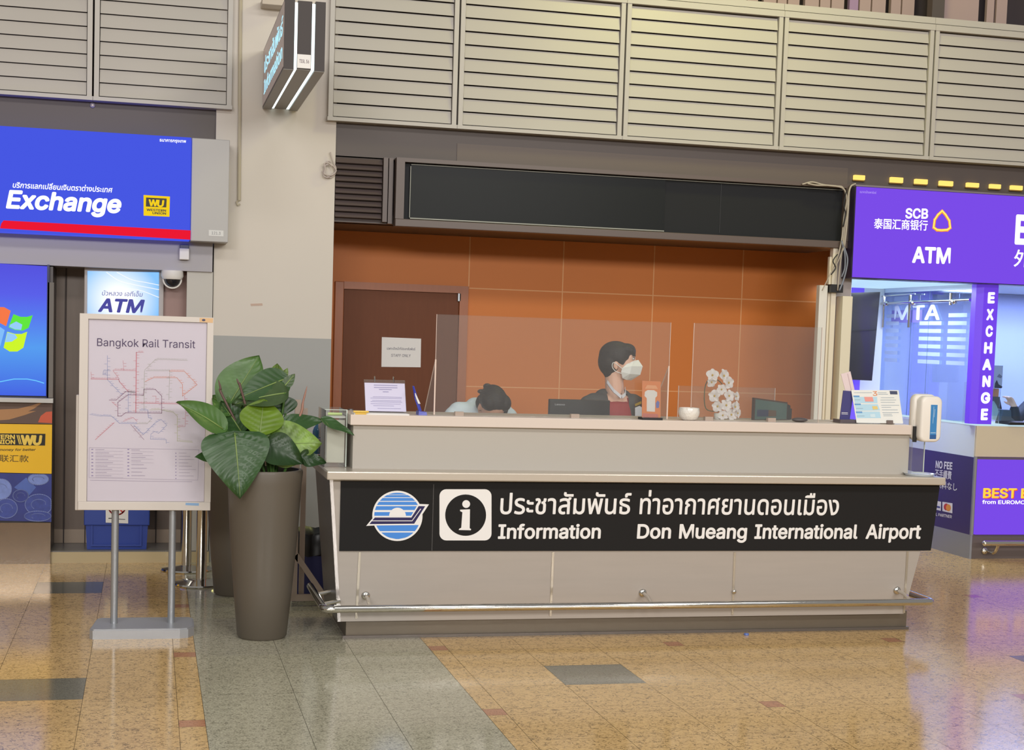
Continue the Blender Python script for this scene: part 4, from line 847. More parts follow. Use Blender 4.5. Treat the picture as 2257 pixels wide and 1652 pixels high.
# hand gel dispenser
zd = zz
t = thing('gel_dispenser', (4.07, 7.40, 0.85), 'white hand gel dispenser with blue label on a clear stand, right counter end', 'dispenser')
Yg = 7.34; pg = YP(Yg); cw = mat('dispenser_white', rgb(232, 226, 216), 0.3)
a0, b1 = pg.hit(*zd(1380, 415)); a1, _ = pg.hit(*zd(1765, 445)); b0 = pg.hit(*zd(1560, 1035))[1]
def rp(x0, z0, x1, z1, r, n=6): return [(x, -z) for x, z in rrect(x0, -z1, x1, -z0, r, n)]
am = pg.hit(*zd(1485, 500))[0]
def slab(rings):
    m_ = MB(); V_ = [[m_.b.verts.new(pg.p(a, b, e)) for a, b in ring] for ring, e in rings]; n_ = len(V_[0])
    for A_, B_ in zip(V_, V_[1:]):
        for k in range(n_): m_.b.faces.new((A_[k], A_[(k+1) % n_], B_[(k+1) % n_], B_[k]))
    m_.b.faces.new(V_[0][::-1]); m_.b.faces.new(V_[-1]); return m_
def rr_(i_, e): return (rp(am+0.001+i_, b0+0.004+i_, a1-i_, b1-0.004-i_, 0.034-i_*0.6, 8), e)
slab([rr_(0.004, -0.06), rr_(0.0, -0.05), rr_(0.0, -0.014), rr_(0.002, -0.007), rr_(0.006, -0.002), rr_(0.012, 0.0)]).build('front_cover', cw, t, 'all')
def rb_(i_, e): return (rp(am-0.014+i_, b0+0.006+i_, a1-0.004-i_, b1+0.004-i_, 0.034-i_*0.6, 8), e)
slab([rb_(0.004, -0.11), rb_(0.0, -0.10), rb_(0.0, -0.07), rb_(0.006, -0.06)]).build('back_shell', cw, t, 'all')
mb = MB(); pgx = [zd(1605, 540), zd(1690, 542), zd(1668, 985), zd(1586, 985)]
decal('label', pg, pgx, mat('gel_label_blue', rgb(58, 130, 190), 0.35), t, 0.0005, 0.001); decal('label', pg, [zd(1588, 930), zd(1672, 930), zd(1668, 985), zd(1586, 985)], mat('gel_label_navy', rgb(44, 92, 150), 0.35), t, 0.0018)
mb.b.free()
mb = MB()
for x_, y0_, y1_ in ((1640, 565, 780), (1655, 600, 700)): mb.ribbon(pg, [pg.hit(*zd(x_, y0_)), pg.hit(*zd(x_-12, y1_))], 0.0025, 0.002)
mb.ribbon(pg, [pg.hit(*zd(1600, 905)), pg.hit(*zd(1660, 905))], 0.004, 0.002); mb.keep = True; mb.build('label_print', mat('gel_print', rgb(170, 200, 225), 0.4), t)
mb = MB(); mb.box((4.0135, 7.40, 0.851), (4.017, 7.52, 1.15)); mb.box((4.018, Yg+0.055+0.06, 0.851), (a1-0.03, Yg+0.119, b1+0.012)); mb.build('stand', acry_fin, t)
mb = MB(); mb.box((a1-0.034, Yg+0.114, 0.851), (a1-0.03, Yg+0.12, b0)); mb.box((4.018, Yg+0.114, 0.851), (4.022, Yg+0.12, b0)); mb.build('edge', MATS['acrylic_edge_green'], t)
mb = MB(); mb.lathe(((a0+a1)/2-0.01, Yg+0.04, 0.851), [(0.01, 0.006), (0.07, 0.004), (0.082, 0.012), (0.084, 0.012), (0.074, 0.0), (0.01, 0.0)], 28); mb.build('drip_tray', mat('tray_clear', rgb(206, 216, 226), 0.15), t, True)
mb = MB(); mb.box((4.012, 7.385, 1.03), (4.03, 7.40, 1.115)); mb.build('bracket', black, t)

# ------------------------------------------------------------------ map stand
t = thing('map_stand', (-0.01, 7.64, 0), 'free-standing grey framed rail map board on two poles', 'sign')
PMY = 7.62; pm = YP(PMY)
z3 = lambda x, y: (160+x/3.59, 680+y/3.59)
fx0, fx1, fz0, fz1 = -0.327, 0.306, 0.617, 1.572
frm = mat('map_frame_grey', rgb(206, 198, 190), 0.4)
mb = MB(); mb.box((fx0, PMY, fz0), (fx1, PMY+0.04, fz1), 0.006); brd = mb.build('board', frm, t)
mb = MB(); mb.box((fx0-0.014, PMY+0.008, fz0-0.004), (fx0+0.02, PMY+0.05, fz0+0.56), 0.004); mb.build('side_rail', frm, t)
ix0, iz1 = pm.hit(196, 703); ix1 = pm.hit(456, 710)[0]; iz0 = pm.hit(190, 1103)[1]
mb = MB(); fw = 0.016
for b in ((fx0, fz0, fx1, iz0-0.002), (fx0, iz1+0.002, fx1, fz1), (fx0, iz0-0.002, ix0-0.002, iz1+0.002), (ix1+0.002, iz0-0.002, fx1, iz1+0.002)): mb.box((b[0], PMY-fw, b[1]), (b[2], PMY+0.002, b[3]), 0.003)
mb.build('frame', frm, t)
mb = MB(); mb.obox(pm, ix0, ix1, iz0, iz1, 0.0, 0.003); ps_ = mb.build('poster', mat('map_paper', rgb(214, 206, 216), 0.6), t)
mb = MB(); mb.obox(pm, ix0, ix1, iz0, iz1, 0.011, 0.0135); mb.build('cover_glass', glass('map_glass', (1, 1, 1, 1), 0.8, 0.05), t)
letters('Bangkok Rail Transit', pm, (214, 762), (430, 767), 17, mat('map_title', rgb(72, 52, 92), 0.6), ps_, 'B', 0.0, e=0.0045)
inks = {'r': mat('map_red', rgb(206, 128, 140), 0.6), 'p': mat('map_plum', rgb(156, 124, 146), 0.6), 'b': mat('map_blue', rgb(140, 152, 196), 0.6), 'g': mat('map_grey', rgb(178, 176, 168), 0.6), 'y': mat('map_olive', rgb(190, 192, 150), 0.6), 'o': mat('map_orange', rgb(222, 140, 110), 0.6)}
lines = [('b', [(275, 370), (275, 560), (390, 680)], 1.0), ('b', [(300, 490), (245, 490), (240, 520), (275, 525)], 1), ('r', [(145, 555), (365, 558), (370, 575), (440, 655), (490, 660)], 1.6), ('r', [(505, 345), (500, 820)], 2.4), ('r', [(505, 345), (560, 345)], 1), ('r', [(320, 485), (500, 490)], 1), ('r', [(400, 410), (405, 490)], 0.7), ('r', [(320, 490), (370, 555)], 1),
         ('p', [(290, 722), (345, 722), (420, 655), (500, 660)], 1.6), ('p', [(440, 680), (560, 684)], 1.6), ('p', [(440, 680), (358, 740), (358, 848), (385, 848), (420, 822), (705, 825), (705, 690), (655, 638), (565, 636), (560, 684)], 1.8), ('b', [(230, 845), (310, 850), (370, 905), (510, 908)], 1.2), ('g', [(510, 908), (590, 908), (625, 870)], 1.2),
         ('b', [(440, 655), (440, 820)], 0.9), ('r', [(500, 745), (885, 752)], 1.6), ('g', [(568, 490), (565, 800)], 1.2), ('g', [(570, 485), (655, 400), (910, 408)], 1.0), ('g', [(580, 490), (765, 490)], 1), ('o', [(765, 492), (885, 495), (985, 600), (870, 690), (870, 600), (825, 545), (640, 545), (575, 575)], 1.2), ('g', [(768, 480), (762, 720)], 1), ('y', [(705, 800), (800, 820), (828, 850), (828, 1045), (950, 1055)], 1.2),
         ('r', [(885, 690), (895, 800), (890, 930), (830, 932)], 0.8), ('r', [(330, 900), (180, 1035)], 1.4), ('p', [(460, 915), (565, 1035)], 1.2), ('b', [(485, 920), (560, 995), (650, 905)], 1.2), ('b', [(615, 1030), (620, 990), (650, 970), (680, 985), (745, 920), (700, 875), (650, 905)], 0.9), ('b', [(615, 1030), (740, 1035), (742, 1065)], 0.9), ('r', [(630, 690), (660, 690), (660, 745)], 0.8), ('b', [(530, 800), (595, 800), (600, 860), (630, 870)], 1.2), ('y', [(610, 800), (700, 795)], 1), ('r', [(145, 500), (150, 555)], 0.8), ('r', [(310, 735), (355, 775)], 1), ('r', [(400, 890), (480, 860), (510, 890)], 1), ('b', [(135, 835), (230, 850)], 0.8)]
for c in inks:
    mb = MB(); n = 0
    for cc, pts, w in lines:
        if cc != c: continue
        ab = [pm.hit(*z3(*q)) for q in pts]; mb.ribbon(pm, ab, 0.0016*w, 0.0042); n += 1
        for p_, q_ in zip(pts, pts[1:]):           # station ticks
            L = math.hypot(q_[0]-p_[0], q_[1]-p_[1]); k = 22
            while k < L-8:
                f_ = k/L; x_, y_ = p_[0]+(q_[0]-p_[0])*f_, p_[1]+(q_[1]-p_[1])*f_
                hz_ = abs(q_[0]-p_[0]) > abs(q_[1]-p_[1]); dx_ = (4 if k % 3 else -22)
                if hz_: ab = [pm.hit(*z3(x_-8, y_-9)), pm.hit(*z3(x_+8, y_-9))]
                else: ab = [pm.hit(*z3(x_+dx_, y_)), pm.hit(*z3(x_+dx_+18, y_))]
                mb.ribbon(pm, ab, 0.0013, 0.0042); k += 22
    mb.keep = True; mb.build('map_line', inks[c], ps_)
mb = MB(); lg = [(133, 1098), (1000, 1115), (990, 1355), (130, 1335), (133, 1098)]; mb.ribbon(pm, [pm.hit(*z3(*q)) for q in lg], 0.0012, 0.0042)
for k in range(9):
    y_ = 1112+k*26; mb.ribbon(pm, [pm.hit(*z3(182, y_)), pm.hit(*z3(250+((k*37) % 80), y_+1))], 0.0022, 0.0042); mb.ribbon(pm, [pm.hit(*z3(182, y_+12)), pm.hit(*z3(400, y_+15))], 0.0008, 0.0042)
for k in range(8):
    y_ = 1116+k*29; mb.ribbon(pm, [pm.hit(*z3(466, y_)), pm.hit(*z3(530+((k*23) % 60), y_+1))], 0.0022, 0.0042)
    if k < 4: mb.ribbon(pm, [pm.hit(*z3(466, y_+14)), pm.hit(*z3(640, y_+16))], 0.0008, 0.0042)
    mb.ribbon(pm, [pm.hit(*z3(842, 1140+k*26)), pm.hit(*z3(900+((k*31) % 80), 1141+k*26))], 0.0014, 0.0042)
mb.ribbon(pm, [pm.hit(*z3(140, 1356)), pm.hit(*z3(945, 1368))], 0.0016, 0.0042)
mb.keep = True; mb.build('map_legend', mat('legend_ink', rgb(160, 148, 172), 0.6), ps_)
mb = MB()
for k in range(9):
    for (xx, m_) in ((156, 0), (441, 0)):
        c = pm.hit(*z3(xx, 1112+k*26)); mb.ribbon(pm, [(c[0]-0.003, c[1]), (c[0]+0.003, c[1])], 0.0035, 0.0042)
    c = pm.hit(*z3(817, 1142+k*25)); mb.ribbon(pm, [(c[0]-0.001, c[1]), (c[0]+0.001, c[1])], 0.0035, 0.0042)
mb.keep = True; mb.build('map_legend', mat('legend_purple', rgb(128, 112, 166), 0.6), ps_)
pz = YP(PMY-fw)
decal('sticker', pz, [z3(1005, 72), z3(1112, 76), z3(1110, 112), z3(1005, 105)], mat('sticker_orange', rgb(214, 176, 130), 0.5), t, 0.0, 0.001)
decal('sticker', pz, [z3(895, 1535), z3(1000, 1538), z3(998, 1558), z3(893, 1553)], mat('sticker_blue', rgb(130, 166, 205), 0.5), t, 0.0, 0.001)
for q in (z3(1037, 90),): decal('sticker_mark', pz, circ(q[0], q[1], 4, 2.5, 16), mat('sticker_navy', rgb(60, 60, 90), 0.5), t, 0.0015)
for q, bq in (((254, 1118), 0), ((381, 1120), 0)):
    a = pm.hit(*q)[0]; mb = MB(); mb.tube([(a, PMY+0.03, 0.045), (a, PMY+0.03, fz0+0.02)], 0.0178, 18); mb.build('pole', satin, t, True)
bx = mat('map_base_grey', rgb(170, 172, 176), 0.35, 0.3)
mb = MB(); bo = [(-0.247, 7.495), (0.165, 7.485), (0.205, 7.50), (0.235, 7.56), (0.238, 7.76), (0.215, 7.795), (-0.215, 7.80), (-0.238, 7.775), (-0.262, 7.52)]
mb.hexa([(x_, y_, 0.0) for x_, y_ in bo], [(x_, y_, 0.049) for x_, y_ in bo]); bmesh.ops.bevel(mb.b, geom=[e for e in mb.b.edges if all(v.co.z > 0.04 for v in e.verts)], offset=0.006, segments=2, affect='EDGES'); mb.build('base', bx, t)

# ------------------------------------------------------------------ planters
potm = mat('planter_taupe', rgb(94, 86, 75), 0.5, var=(3, None, 0.07), coat=0.04); soil = mat('soil', rgb(40, 34, 28), 0.9)
def pot(t, c, rt, rb, h):
    mb = MB(); c = Vector(c); mb.lathe(c, [(rb-0.012, 0), (rb, 0.012), (rb+(rt-rb)*0.35, h*0.3), (rb+(rt-rb)*0.72, h*0.65), (rt-0.006, h*0.92), (rt, h*0.985), (rt-0.004, h), (rt-0.02, h), (rt-0.022, h-0.05), (0.001, h-0.055)], 56); mb.build('pot', potm, t, True)
    mb = MB(); mb.lathe(c+Vector((0, 0, h-0.053)), [(0.001, 0.006), (rt-0.03, 0.004), (rt-0.024, 0)], 32); mb.build('soil', soil, t)
def leafmat(name, r, g, b, var_=0.12, tr=0.25):
    m = bpy.data.materials.new(name); m.use_nodes = True; nt = m.node_tree; bs_ = nt.nodes['Principled BSDF']; out = nt.nodes['Material Output']
    tc = nt.nodes.new('ShaderNodeTexCoord'); no = nt.nodes.new('ShaderNodeTexNoise'); no.inputs['Scale'].default_value = 14; no.inputs['Detail'].default_value = 5
    rp_ = nt.nodes.new('ShaderNodeValToRGB'); c = rgb(r, g, b); rp_.color_ramp.elements[0].position = 0.35; rp_.color_ramp.elements[1].position = 0.7
    rp_.color_ramp.elements[0].color = tuple(x_*(1-var_) for x_ in c[:3])+(1,); rp_.color_ramp.elements[1].color = tuple(min(1, x_*(1+var_)+var_*0.02) for x_ in c[:3])+(1,)
    nt.links.new(tc.outputs['Object'], no.inputs['Vector']); nt.links.new(no.outputs[0], rp_.inputs[0]); nt.links.new(rp_.outputs[0], bs_.inputs['Base Color']); bs_.inputs['Roughness'].default_value = 0.32
    tl_ = nt.nodes.new('ShaderNodeBsdfTranslucent'); nt.links.new(rp_.outputs[0], tl_.inputs[0]); mx = nt.nodes.new('ShaderNodeMixShader'); mx.inputs[0].default_value = tr
    nt.links.new(bs_.outputs[0], mx.inputs[1]); nt.links.new(tl_.outputs[0], mx.inputs[2]); nt.links.new(mx.outputs[0], out.inputs[0]); return m
lf_d = leafmat('leaf_dark', 58, 92, 48); lf_m = leafmat('leaf_mid', 84, 122, 58); lf_y = leafmat('leaf_yellow_green', 118, 152, 34, 0.15, 0.4); lf_v = leafmat('leaf_variegated', 124, 156, 66, 0.55, 0.3); lf_k = leafmat('leaf_deep', 44, 72, 36); lf_g = leafmat('leaf_greyish', 78, 100, 62)
veinm = mat('leaf_vein', rgb(128, 150, 84), 0.4)
def leaf(t, base, tip, nrm, width, m, heart=0.16, bend=0.1, cup=0.12, quilt=0.004, nv=9, wave=0.0, stalk=None, rib=True, prof=0.62):
    base, tip = Vector(base), Vector(tip); ax = tip-base; L = ax.length; ax.normalize(); n = Vector(nrm); n = (n-ax*n.dot(ax)).normalized(); sd_ = ax.cross(n)
    mb = MB(); NU, NV = 26, 14; rows = []
    for i in range(NU+1):
        u = i/NU; w = width/2*(math.sin(math.pi*u**prof)**0.85)*(1.0 if u < 0.86 else (1-((u-0.86)/0.14)**2*0.25)) if 0 < u < 1 else 0.0
        if u <= 0.12: w = max(w, width/2*0.55*(u/0.12)**0.5)
        row = []
        for j in range(NV+1):
            v = -1+2*j/NV; av = abs(v)
            al = u*L - heart*L*(av**1.3)*(1-u)**2.2
            hgt = -bend*L*(u-0.3)**2*1.6 + cup*width*0.5*av**1.6 + wave*math.sin(u*9+(1.5 if v > 0 else 0))*av*width
            hgt += quilt*math.sin((u-0.28*av)*nv*2*math.pi)*math.sin(math.pi*min(1, av*1.05))*(1-u*0.4)
            row.append(mb.b.verts.new(base+ax*al+sd_*(w*v)+n*hgt))
        rows.append(row)
    for A_, B_ in zip(rows, rows[1:]):
        for j in range(NV):
            try: mb.b.faces.new((A_[j], A_[j+1], B_[j+1], B_[j]))
            except ValueError: pass
    bmesh.ops.remove_doubles(mb.b, verts=mb.b.verts[:], dist=0.00005)
    mb.keep = True; o = mb.build('leaf', m, t, 'all')
    if rib:
        q = MB(); q.tube([base+ax*u*L+n*(-bend*L*(u-0.3)**2*1.6+0.0015) for u in (0.0, 0.2, 0.4, 0.6, 0.8, 0.97)], [0.004, 0.0035, 0.003, 0.002, 0.0015, 0.0008], 6); q.build('midrib', veinm, o, 'all')
    if stalk is not None:
        s0 = Vector(stalk); md = (s0+base)/2+Vector((0, 0, 0.05)); q = MB(); q.tube(catmull([s0, md, base+ax*0.005], 6), [0.007]*7+[0.006]*5+[0.005], 8); q.build('stalk', lf_m, o, 'all')
    return o
PX, PYP = 0.563, 7.50
t = thing('potted_plant', (PX, PYP, 0), 'tall taupe planter with big green leaves in front of the column', 'plant')
pot(t, (PX, PYP, 0), 0.186, 0.122, 0.838)
zl = lambda x, y: (380+x/4.588, 760+y/4.588)
def lp(x, y, dY): return at(*zl(x, y), PYP+dY)
S0 = Vector((PX, PYP, 0.80)); S = lambda dx=0, dy=0: S0+Vector((dx, dy, 0))
leaf(t, lp(630, 885, -0.17), lp(690, 1535, -0.27), (0.03, -1, 0.12), 0.325, lf_d, 0.05, 0.12, -0.10, 0.010, 8, 0.012, S(-0.02, -0.05), True, 0.44)
leaf(t, lp(885, 900, -0.10), lp(925, 540, -0.02), (0, -1, 0.15), 0.215, lf_y, 0.04, 0.05, 0.05, 0.002, 7, 0.0, S(0.02, -0.03), True, 0.85)
leaf(t, lp(560, 620, 0.10), lp(878, 103, 0.16), (-0.1, -1, 0.25), 0.235, lf_m, 0.10, 0.05, 0.10, 0.005, 9, 0.006, S(-0.03, 0.05), True, 0.75)
leaf(t, lp(1155, 335, 0.10), lp(668, 530, -0.03), (0.1, -1, 0.35), 0.165, lf_d, 0.05, 0.08, 0.06, 0.0025, 8, 0.0, S(0.05, 0.03), True, 0.62)
leaf(t, lp(1150, 480, 0.02), lp(600, 580, 0.0), (0, -0.6, 0.8), 0.20, lf_g, 0.05, 0.1, 0.18, 0.002, 7, 0.0, S(0.05, 0.02))
leaf(t, lp(520, 850, -0.10), lp(60, 560, -0.16), (0.3, -0.8, 0.6), 0.15, lf_m, 0.05, 0.12, 0.25, 0.003, 8, 0.01, S(-0.06, -0.02))
leaf(t, lp(640, 690, 0.06), lp(400, 500, 0.12), (0.2, -0.8, 0.5), 0.15, lf_m, 0.05, 0.15, 0.2, 0.003, 6, 0.02, S(-0.06, 0.04))
leaf(t, lp(700, 880, 0.0), lp(490, 560, 0.08), (0.2, -0.9, 0.3), 0.14, lf_d, 0.05, 0.1, 0.2, 0.003, 6, 0.0, S(-0.03, 0.02))
leaf(t, lp(1090, 800, -0.02), lp(1530, 770, -0.04), (0, -0.8, 0.6), 0.105, lf_d, 0.0, 0.0, 0.1, 0.003, 6, 0.05, S(0.05, 0.0), False, 0.7)
leaf(t, lp(1500, 735, -0.04), lp(1840, 905, -0.10), (0.2, -0.8, 0.6), 0.06, lf_d, 0.0, 0.05, 0.1, 0.002, 5, 0.06, None, False, 0.6)
leaf(t, lp(985, 1000, -0.08), lp(1510, 985, -0.12), (0.05, -1, 0.25), 0.235, lf_v, 0.06, 0.08, -0.12, 0.005, 7, 0.015, S(0.04, -0.04), True, 0.6)
leaf(t, lp(930, 990, -0.10), lp(1330, 1200, -0.16), (0.1, -1, 0.3), 0.17, lf_k, 0.0, 0.1, 0.25, 0.003, 6, 0.02, S(0.03, -0.05), False, 0.6)
leaf(t, lp(1280, 1130, -0.12), lp(1560, 1190, -0.10), (0, -0.9, 0.4), 0.085, lf_k, 0.0, 0.12, 0.2, 0.002, 5, 0.10, S(0.08, -0.06), False, 0.55)
leaf(t, lp(400, 1130, -0.10), lp(228, 1130, -0.14), (0, -1, 0.4), 0.055, lf_d, 0.0, 0.1, 0.2, 0.002, 4, 0.03, S(-0.06, -0.06), False, 0.6)
leaf(t, lp(1040, 420, 0.10), lp(1065, 180, 0.16), (0.1, -1, 0.2), 0.10, lf_v, 0.05, 0.1, 0.1, 0.003, 6, 0.02, S(0.03, 0.06))
leaf(t, lp(1130, 420, 0.08), lp(1240, 290, 0.10), (0, -1, 0.3), 0.055, lf_g, 0.0, 0.05, 0.1, 0.001, 4, 0.0, S(0.06, 0.05), True)
leaf(t, lp(1120, 330, 0.12), lp(1165, 232, 0.12), (0, -1, 0.3), 0.035, lf_v, 0.0, 0.05, 0.1, 0.001, 4, 0.0, S(0.06, 0.06), False)
leaf(t, lp(1150, 700, 0.02), lp(1060, 500, 0.05), (0.1, -1, 0.3), 0.15, lf_k, 0.0, 0.05, 0.1, 0.002, 5, 0.0, S(0.05, 0.03), False)
leaf(t, lp(860, 1000, 0.0), lp(700, 720, 0.06), (0, -1, 0.3), 0.24, lf_k, 0.1, 0.05, 0.1, 0.003, 6, 0.0, S(0.0, 0.0))
leaf(t, lp(1000, 1090, -0.02), lp(1120, 760, 0.03), (0, -1, 0.3), 0.20, lf_k, 0.1, 0.05, 0.1, 0.003, 6, 0.0, S(0.03, 0.0))
leaf(t, lp(800, 1090, -0.06), lp(1000, 880, -0.09), (0.2, -1, 0.5), 0.14, lf_m, 0.1, 0.1, 0.15, 0.003, 6, 0.0, S(0.0, -0.05))
spk = mat('spike_brown', rgb(96, 72, 66), 0.5); spk2 = mat('spike_pink', rgb(160, 118, 102), 0.5)
for (x0_, y0_, x1_, y1_, dY, m_) in ((510, 520, 465, 350, 0.05, spk), (695, 450, 650, 338, -0.01, spk), (1280, 735, 1362, 415, 0.0, spk2)):
    a, b = lp(x0_, y0_, dY), lp(x1_, y1_, dY); mb = MB(); mb.tube(catmull([S0+(a-S0)*0.25, a, (a+b)/2, b], 5), [0.006]*6+[0.0065]*4+[0.005]*3+[0.004, 0.003, 0.001][:3], 8); mb.build('leaf_sheath', m_, t, 'all')
# second planter behind
P2 = (0.50, 8.74)
t = thing('potted_plant', (P2[0], P2[1], 0), 'second taupe planter half hidden behind the leafy one by the column', 'plant')
pot(t, (P2[0], P2[1], 0), 0.186, 0.122, 0.838)
for k in range(7):
    a = k*0.9+0.3; b0_ = Vector((P2[0]+0.07*math.cos(a), P2[1]+0.07*math.sin(a), 0.98)); b1_ = Vector((P2[0]+0.2*math.cos(a), P2[1]+0.2*math.sin(a), 1.08+0.03*(k % 3)))
    leaf(t, b0_, b1_, (math.cos(a)*-0.5, -0.3+math.sin(a)*-0.5, 1), 0.12, lf_k if k % 2 else lf_d, 0.1, 0.2, 0.1, 0.003, 6, 0.0, (P2[0], P2[1], 0.8))

# ------------------------------------------------------------------ stanchions, frame, bin
def stanchion(x, y, label):
    t = thing('stanchion', (x, y, 0), label, 'stanchion', 'chrome queue posts')
    c = Vector((x, y, 0)); mb = MB(); mb.lathe(c, [(0.155, 0), (0.16, 0.006), (0.155, 0.014), (0.05, 0.026), (0.03, 0.03)], 40); mb.build('base', chrome, t, True)
    mb = MB(); mb.lathe(c, [(0.031, 0.028), (0.031, 0.90), (0.034, 0.905), (0.034, 0.955), (0.02, 0.965)], 24); mb.build('post', chrome, t, True); return t
stanchion(0.318, 9.07, 'nearer chrome queue post right of the map stand, in front of the other one')
stanchion(0.245, 9.62, 'farther chrome queue post, partly hidden behind the nearer one and the map stand')
t = thing('trolley_frame', (0.80, 8.33, 0), 'beige folding frame with a diagonal brace between planter and counter', 'frame')
bgm = mat('beige_tube', rgb(180, 162, 146), 0.4)
Yf = 8.33; a = at(648, 1330, Yf); mb = MB(); mb.box((a.x-0.018, Yf-0.012, 0.06), (a.x+0.014, Yf+0.012, at(640, 880, Yf).z)); mb.build('upright', bgm, t)
mb = MB(); mb.box((a.x+0.03, Yf+0.05, 0.06), (a.x+0.058, Yf+0.07, at(655, 900, Yf).z)); mb.build('upright', bgm, t)
mb = MB(); mb.box((a.x-0.04, Yf-0.014, 0.03), (a.x+0.30, Yf+0.014, 0.065)); mb.box((a.x-0.04, Yf-0.01, 0), (a.x-0.02, Yf+0.01, 0.03)); mb.box((a.x+0.28, Yf-0.01, 0), (a.x+0.30, Yf+0.01, 0.03)); mb.build('bottom_bar', bgm, t)
p0_ = at(652, 1222, Yf); p1_ = at(700, 1292, Yf); d_ = (p1_-p0_); mb = MB()
e_ = p0_+d_*2.2; w_ = Vector((0.012, 0, 0.010)); n_ = Vector((0, 0.012, 0)); mb.hexa([p0_-w_-n_, p0_+w_-n_, p0_+w_+n_, p0_-w_+n_], [e_-w_-n_, e_+w_-n_, e_+w_+n_, e_-w_+n_]); mb.build('brace', bgm, t)
t = thing('waste_bin', (0.98, 8.62, 0), 'dark blue waste bin lined with a black bag beside the counter end', 'bin')
c = Vector((0.955, 8.62, 0)); mb = MB(); mb.lathe(c, [(0.13, 0), (0.14, 0.01), (0.165, 0.34), (0.16, 0.345), (0.13, 0.02)], 28); mb.build('bucket', mat('bin_blue', rgb(38, 40, 92), 0.5), t, True)
mb = MB(); pr = []
mb.lathe(c, [(0.167, 0.26), (0.171, 0.30), (0.172, 0.37), (0.166, 0.385), (0.15, 0.365), (0.10, 0.33), (0.02, 0.32)], 28)
for v in mb.b.verts: v.co.z += 0.008*math.sin(7*math.atan2(v.co.y-c.y, v.co.x-c.x))
mb.build('bag', mat('bin_bag', rgb(24, 24, 26), 0.3), t, True)

# ------------------------------------------------------------------ left shop front
t = thing('exchange_sign', (-0.4, 9.75, 2.07), 'large lit blue Exchange sign with red stripe at upper left', 'sign')
YS = 9.72; pS = YP(YS)
xr, ztp = pS.hit(422, 303); zbt = pS.hit(420, 529)[1]
bluem = lit('sign_blue', 66, 84, 226); wl = lit('lettering_lit_white', 255, 255, 255, 1.3); redm = lit('sign_red', 236, 8, 44, 1.0)
mb = MB(); mb.box((-1.75, YS, zbt), (xr, 9.985, ztp), 0.004); cs = mb.build('light_box', [bluem], t)
decal('red_stripe', pS, [(0, 503), (419.5, 528), (420, 507.5), (8, 485.5), (3, 492)], redm, t, 0.0012)
letters('Exchange', pS, (13, 457), (267.5, 468), 39, wl, t, 'E', 0.03, 0.18, e=0.002)
letters('บริการแลกเปลี่ยนเงินตราต่างประเทศ', pS, (28, 413), (248, 424), 9.5, wl, t, 'า', 0.016, 0.18, e=0.002)
letters('ธนาคารกรุงเทพ', pS, (352, 311.5), (410, 314.5), 5.5, wl, t, 'า', 0.014, 0.0, e=0.002)
yel = lit('logo_yellow', 246, 208, 20, 1.0); blk = mat('logo_black', rgb(30, 24, 10), 0.5)
decal('logo_plate', pS, [(316.5, 429.5), (374.5, 433), (373.5, 477.5), (316.5, 475)], yel, t, 0.002)
decal('logo_plate', pS, [(322, 435), (367.5, 437.5), (366.5, 457), (321.5, 455)], blk, t, 0.0026)
letters('W', pS, (327.5, 453.5), (348, 454.5), 14.5, yel, t, 'E', 0.04, 0.0, e=0.0032); letters('U', pS, (346, 454.5), (362, 455.5), 14.5, yel, t, 'E', 0.04, 0.1, e=0.0034)
letters('WESTERN', pS, (323, 464.5), (366, 466.5), 5.2, blk, t, 'E', 0.03, e=0.0026); letters('UNION', pS, (336, 471.5), (366, 473), 5.2, blk, t, 'E', 0.03, e=0.0026)
mb = MB(); xg = at(507, 310, 9.72).x; mb.box((xr+0.004, 9.735, pS.hit(505, 534)[1]), (xg, 9.985, pS.hit(508, 308)[1]), 0.004); ec = mb.build('end_cap', greypan, t)
pS2 = YP(9.735)
decal('number_plate', pS2, [(460, 506.5), (492.5, 508), (492.5, 521), (460, 519.5)], mat('plate_grey', rgb(206, 206, 204), 0.4), ec, 0.0, 0.002); letters('121.3', pS2, (466.5, 516), (486, 517), 6, mat('plate_ink', rgb(120, 120, 125), 0.5), ec, '1', 0.0, e=0.003)
mb = MB(); c = at(204, 232, 9.985); mb.ell((c.x, 9.98, c.z), (0.017, 0.012, 0.017)); tag(mb.build('wall_bolt', mat('bolt_ring', rgb(190, 182, 178), 0.3, 0.4), None, 'all'), 'small round white bolt on the brown fascia above the blue sign', 'bolt')
# sensor and dome camera
t = thing('wall_sensor', (0.2, 9.88, 1.93), 'small white sensor with dark clip under the blue sign end', 'sensor')
pq = YP(9.895); a0, b0 = pq.hit(395, 572); a1, b1 = pq.hit(417, 540)
mb = MB(); mb.box((a0, 9.855, b0), (a1, 9.899, b0+(b1-b0)*0.75), 0.004); mb.build('case', white, t)
mb = MB(); mb.box((a0+0.002, 9.86, b0+(b1-b0)*0.7), (a1-0.002, 9.899, b1), 0.003); mb.build('clip', mat('clip_navy', rgb(50, 56, 92), 0.4), t)
t = thing('dome_camera', (0.137, 9.85, 1.83), 'white dome security camera under the grey band, right of the ATM sign', 'security camera')
c = at(380, 596, 9.92); mb = MB(); mb.lathe((c.x, 9.935, 1.875-0.055), [(0.068, 0.055), (0.07, 0.02), (0.06, 0.0), (0.05, -0.002)], 28); mb.build('housing', white, t, True)
mb = MB(); mb.ell((c.x, 9.935, 1.875-0.055), (0.052, 0.052, 0.05), n=20); mb.build('dome', mat('dome_black', rgb(34, 34, 40), 0.08), t, 'all')
mb = MB(); mb.tube([(c.x+0.056*math.cos(k*math.pi/12+math.pi), 9.925, 1.82+0.056*math.sin(k*math.pi/12+math.pi)) for k in range(13)], 0.006, 6); mb.build('trim_ring', white, t, 'all')
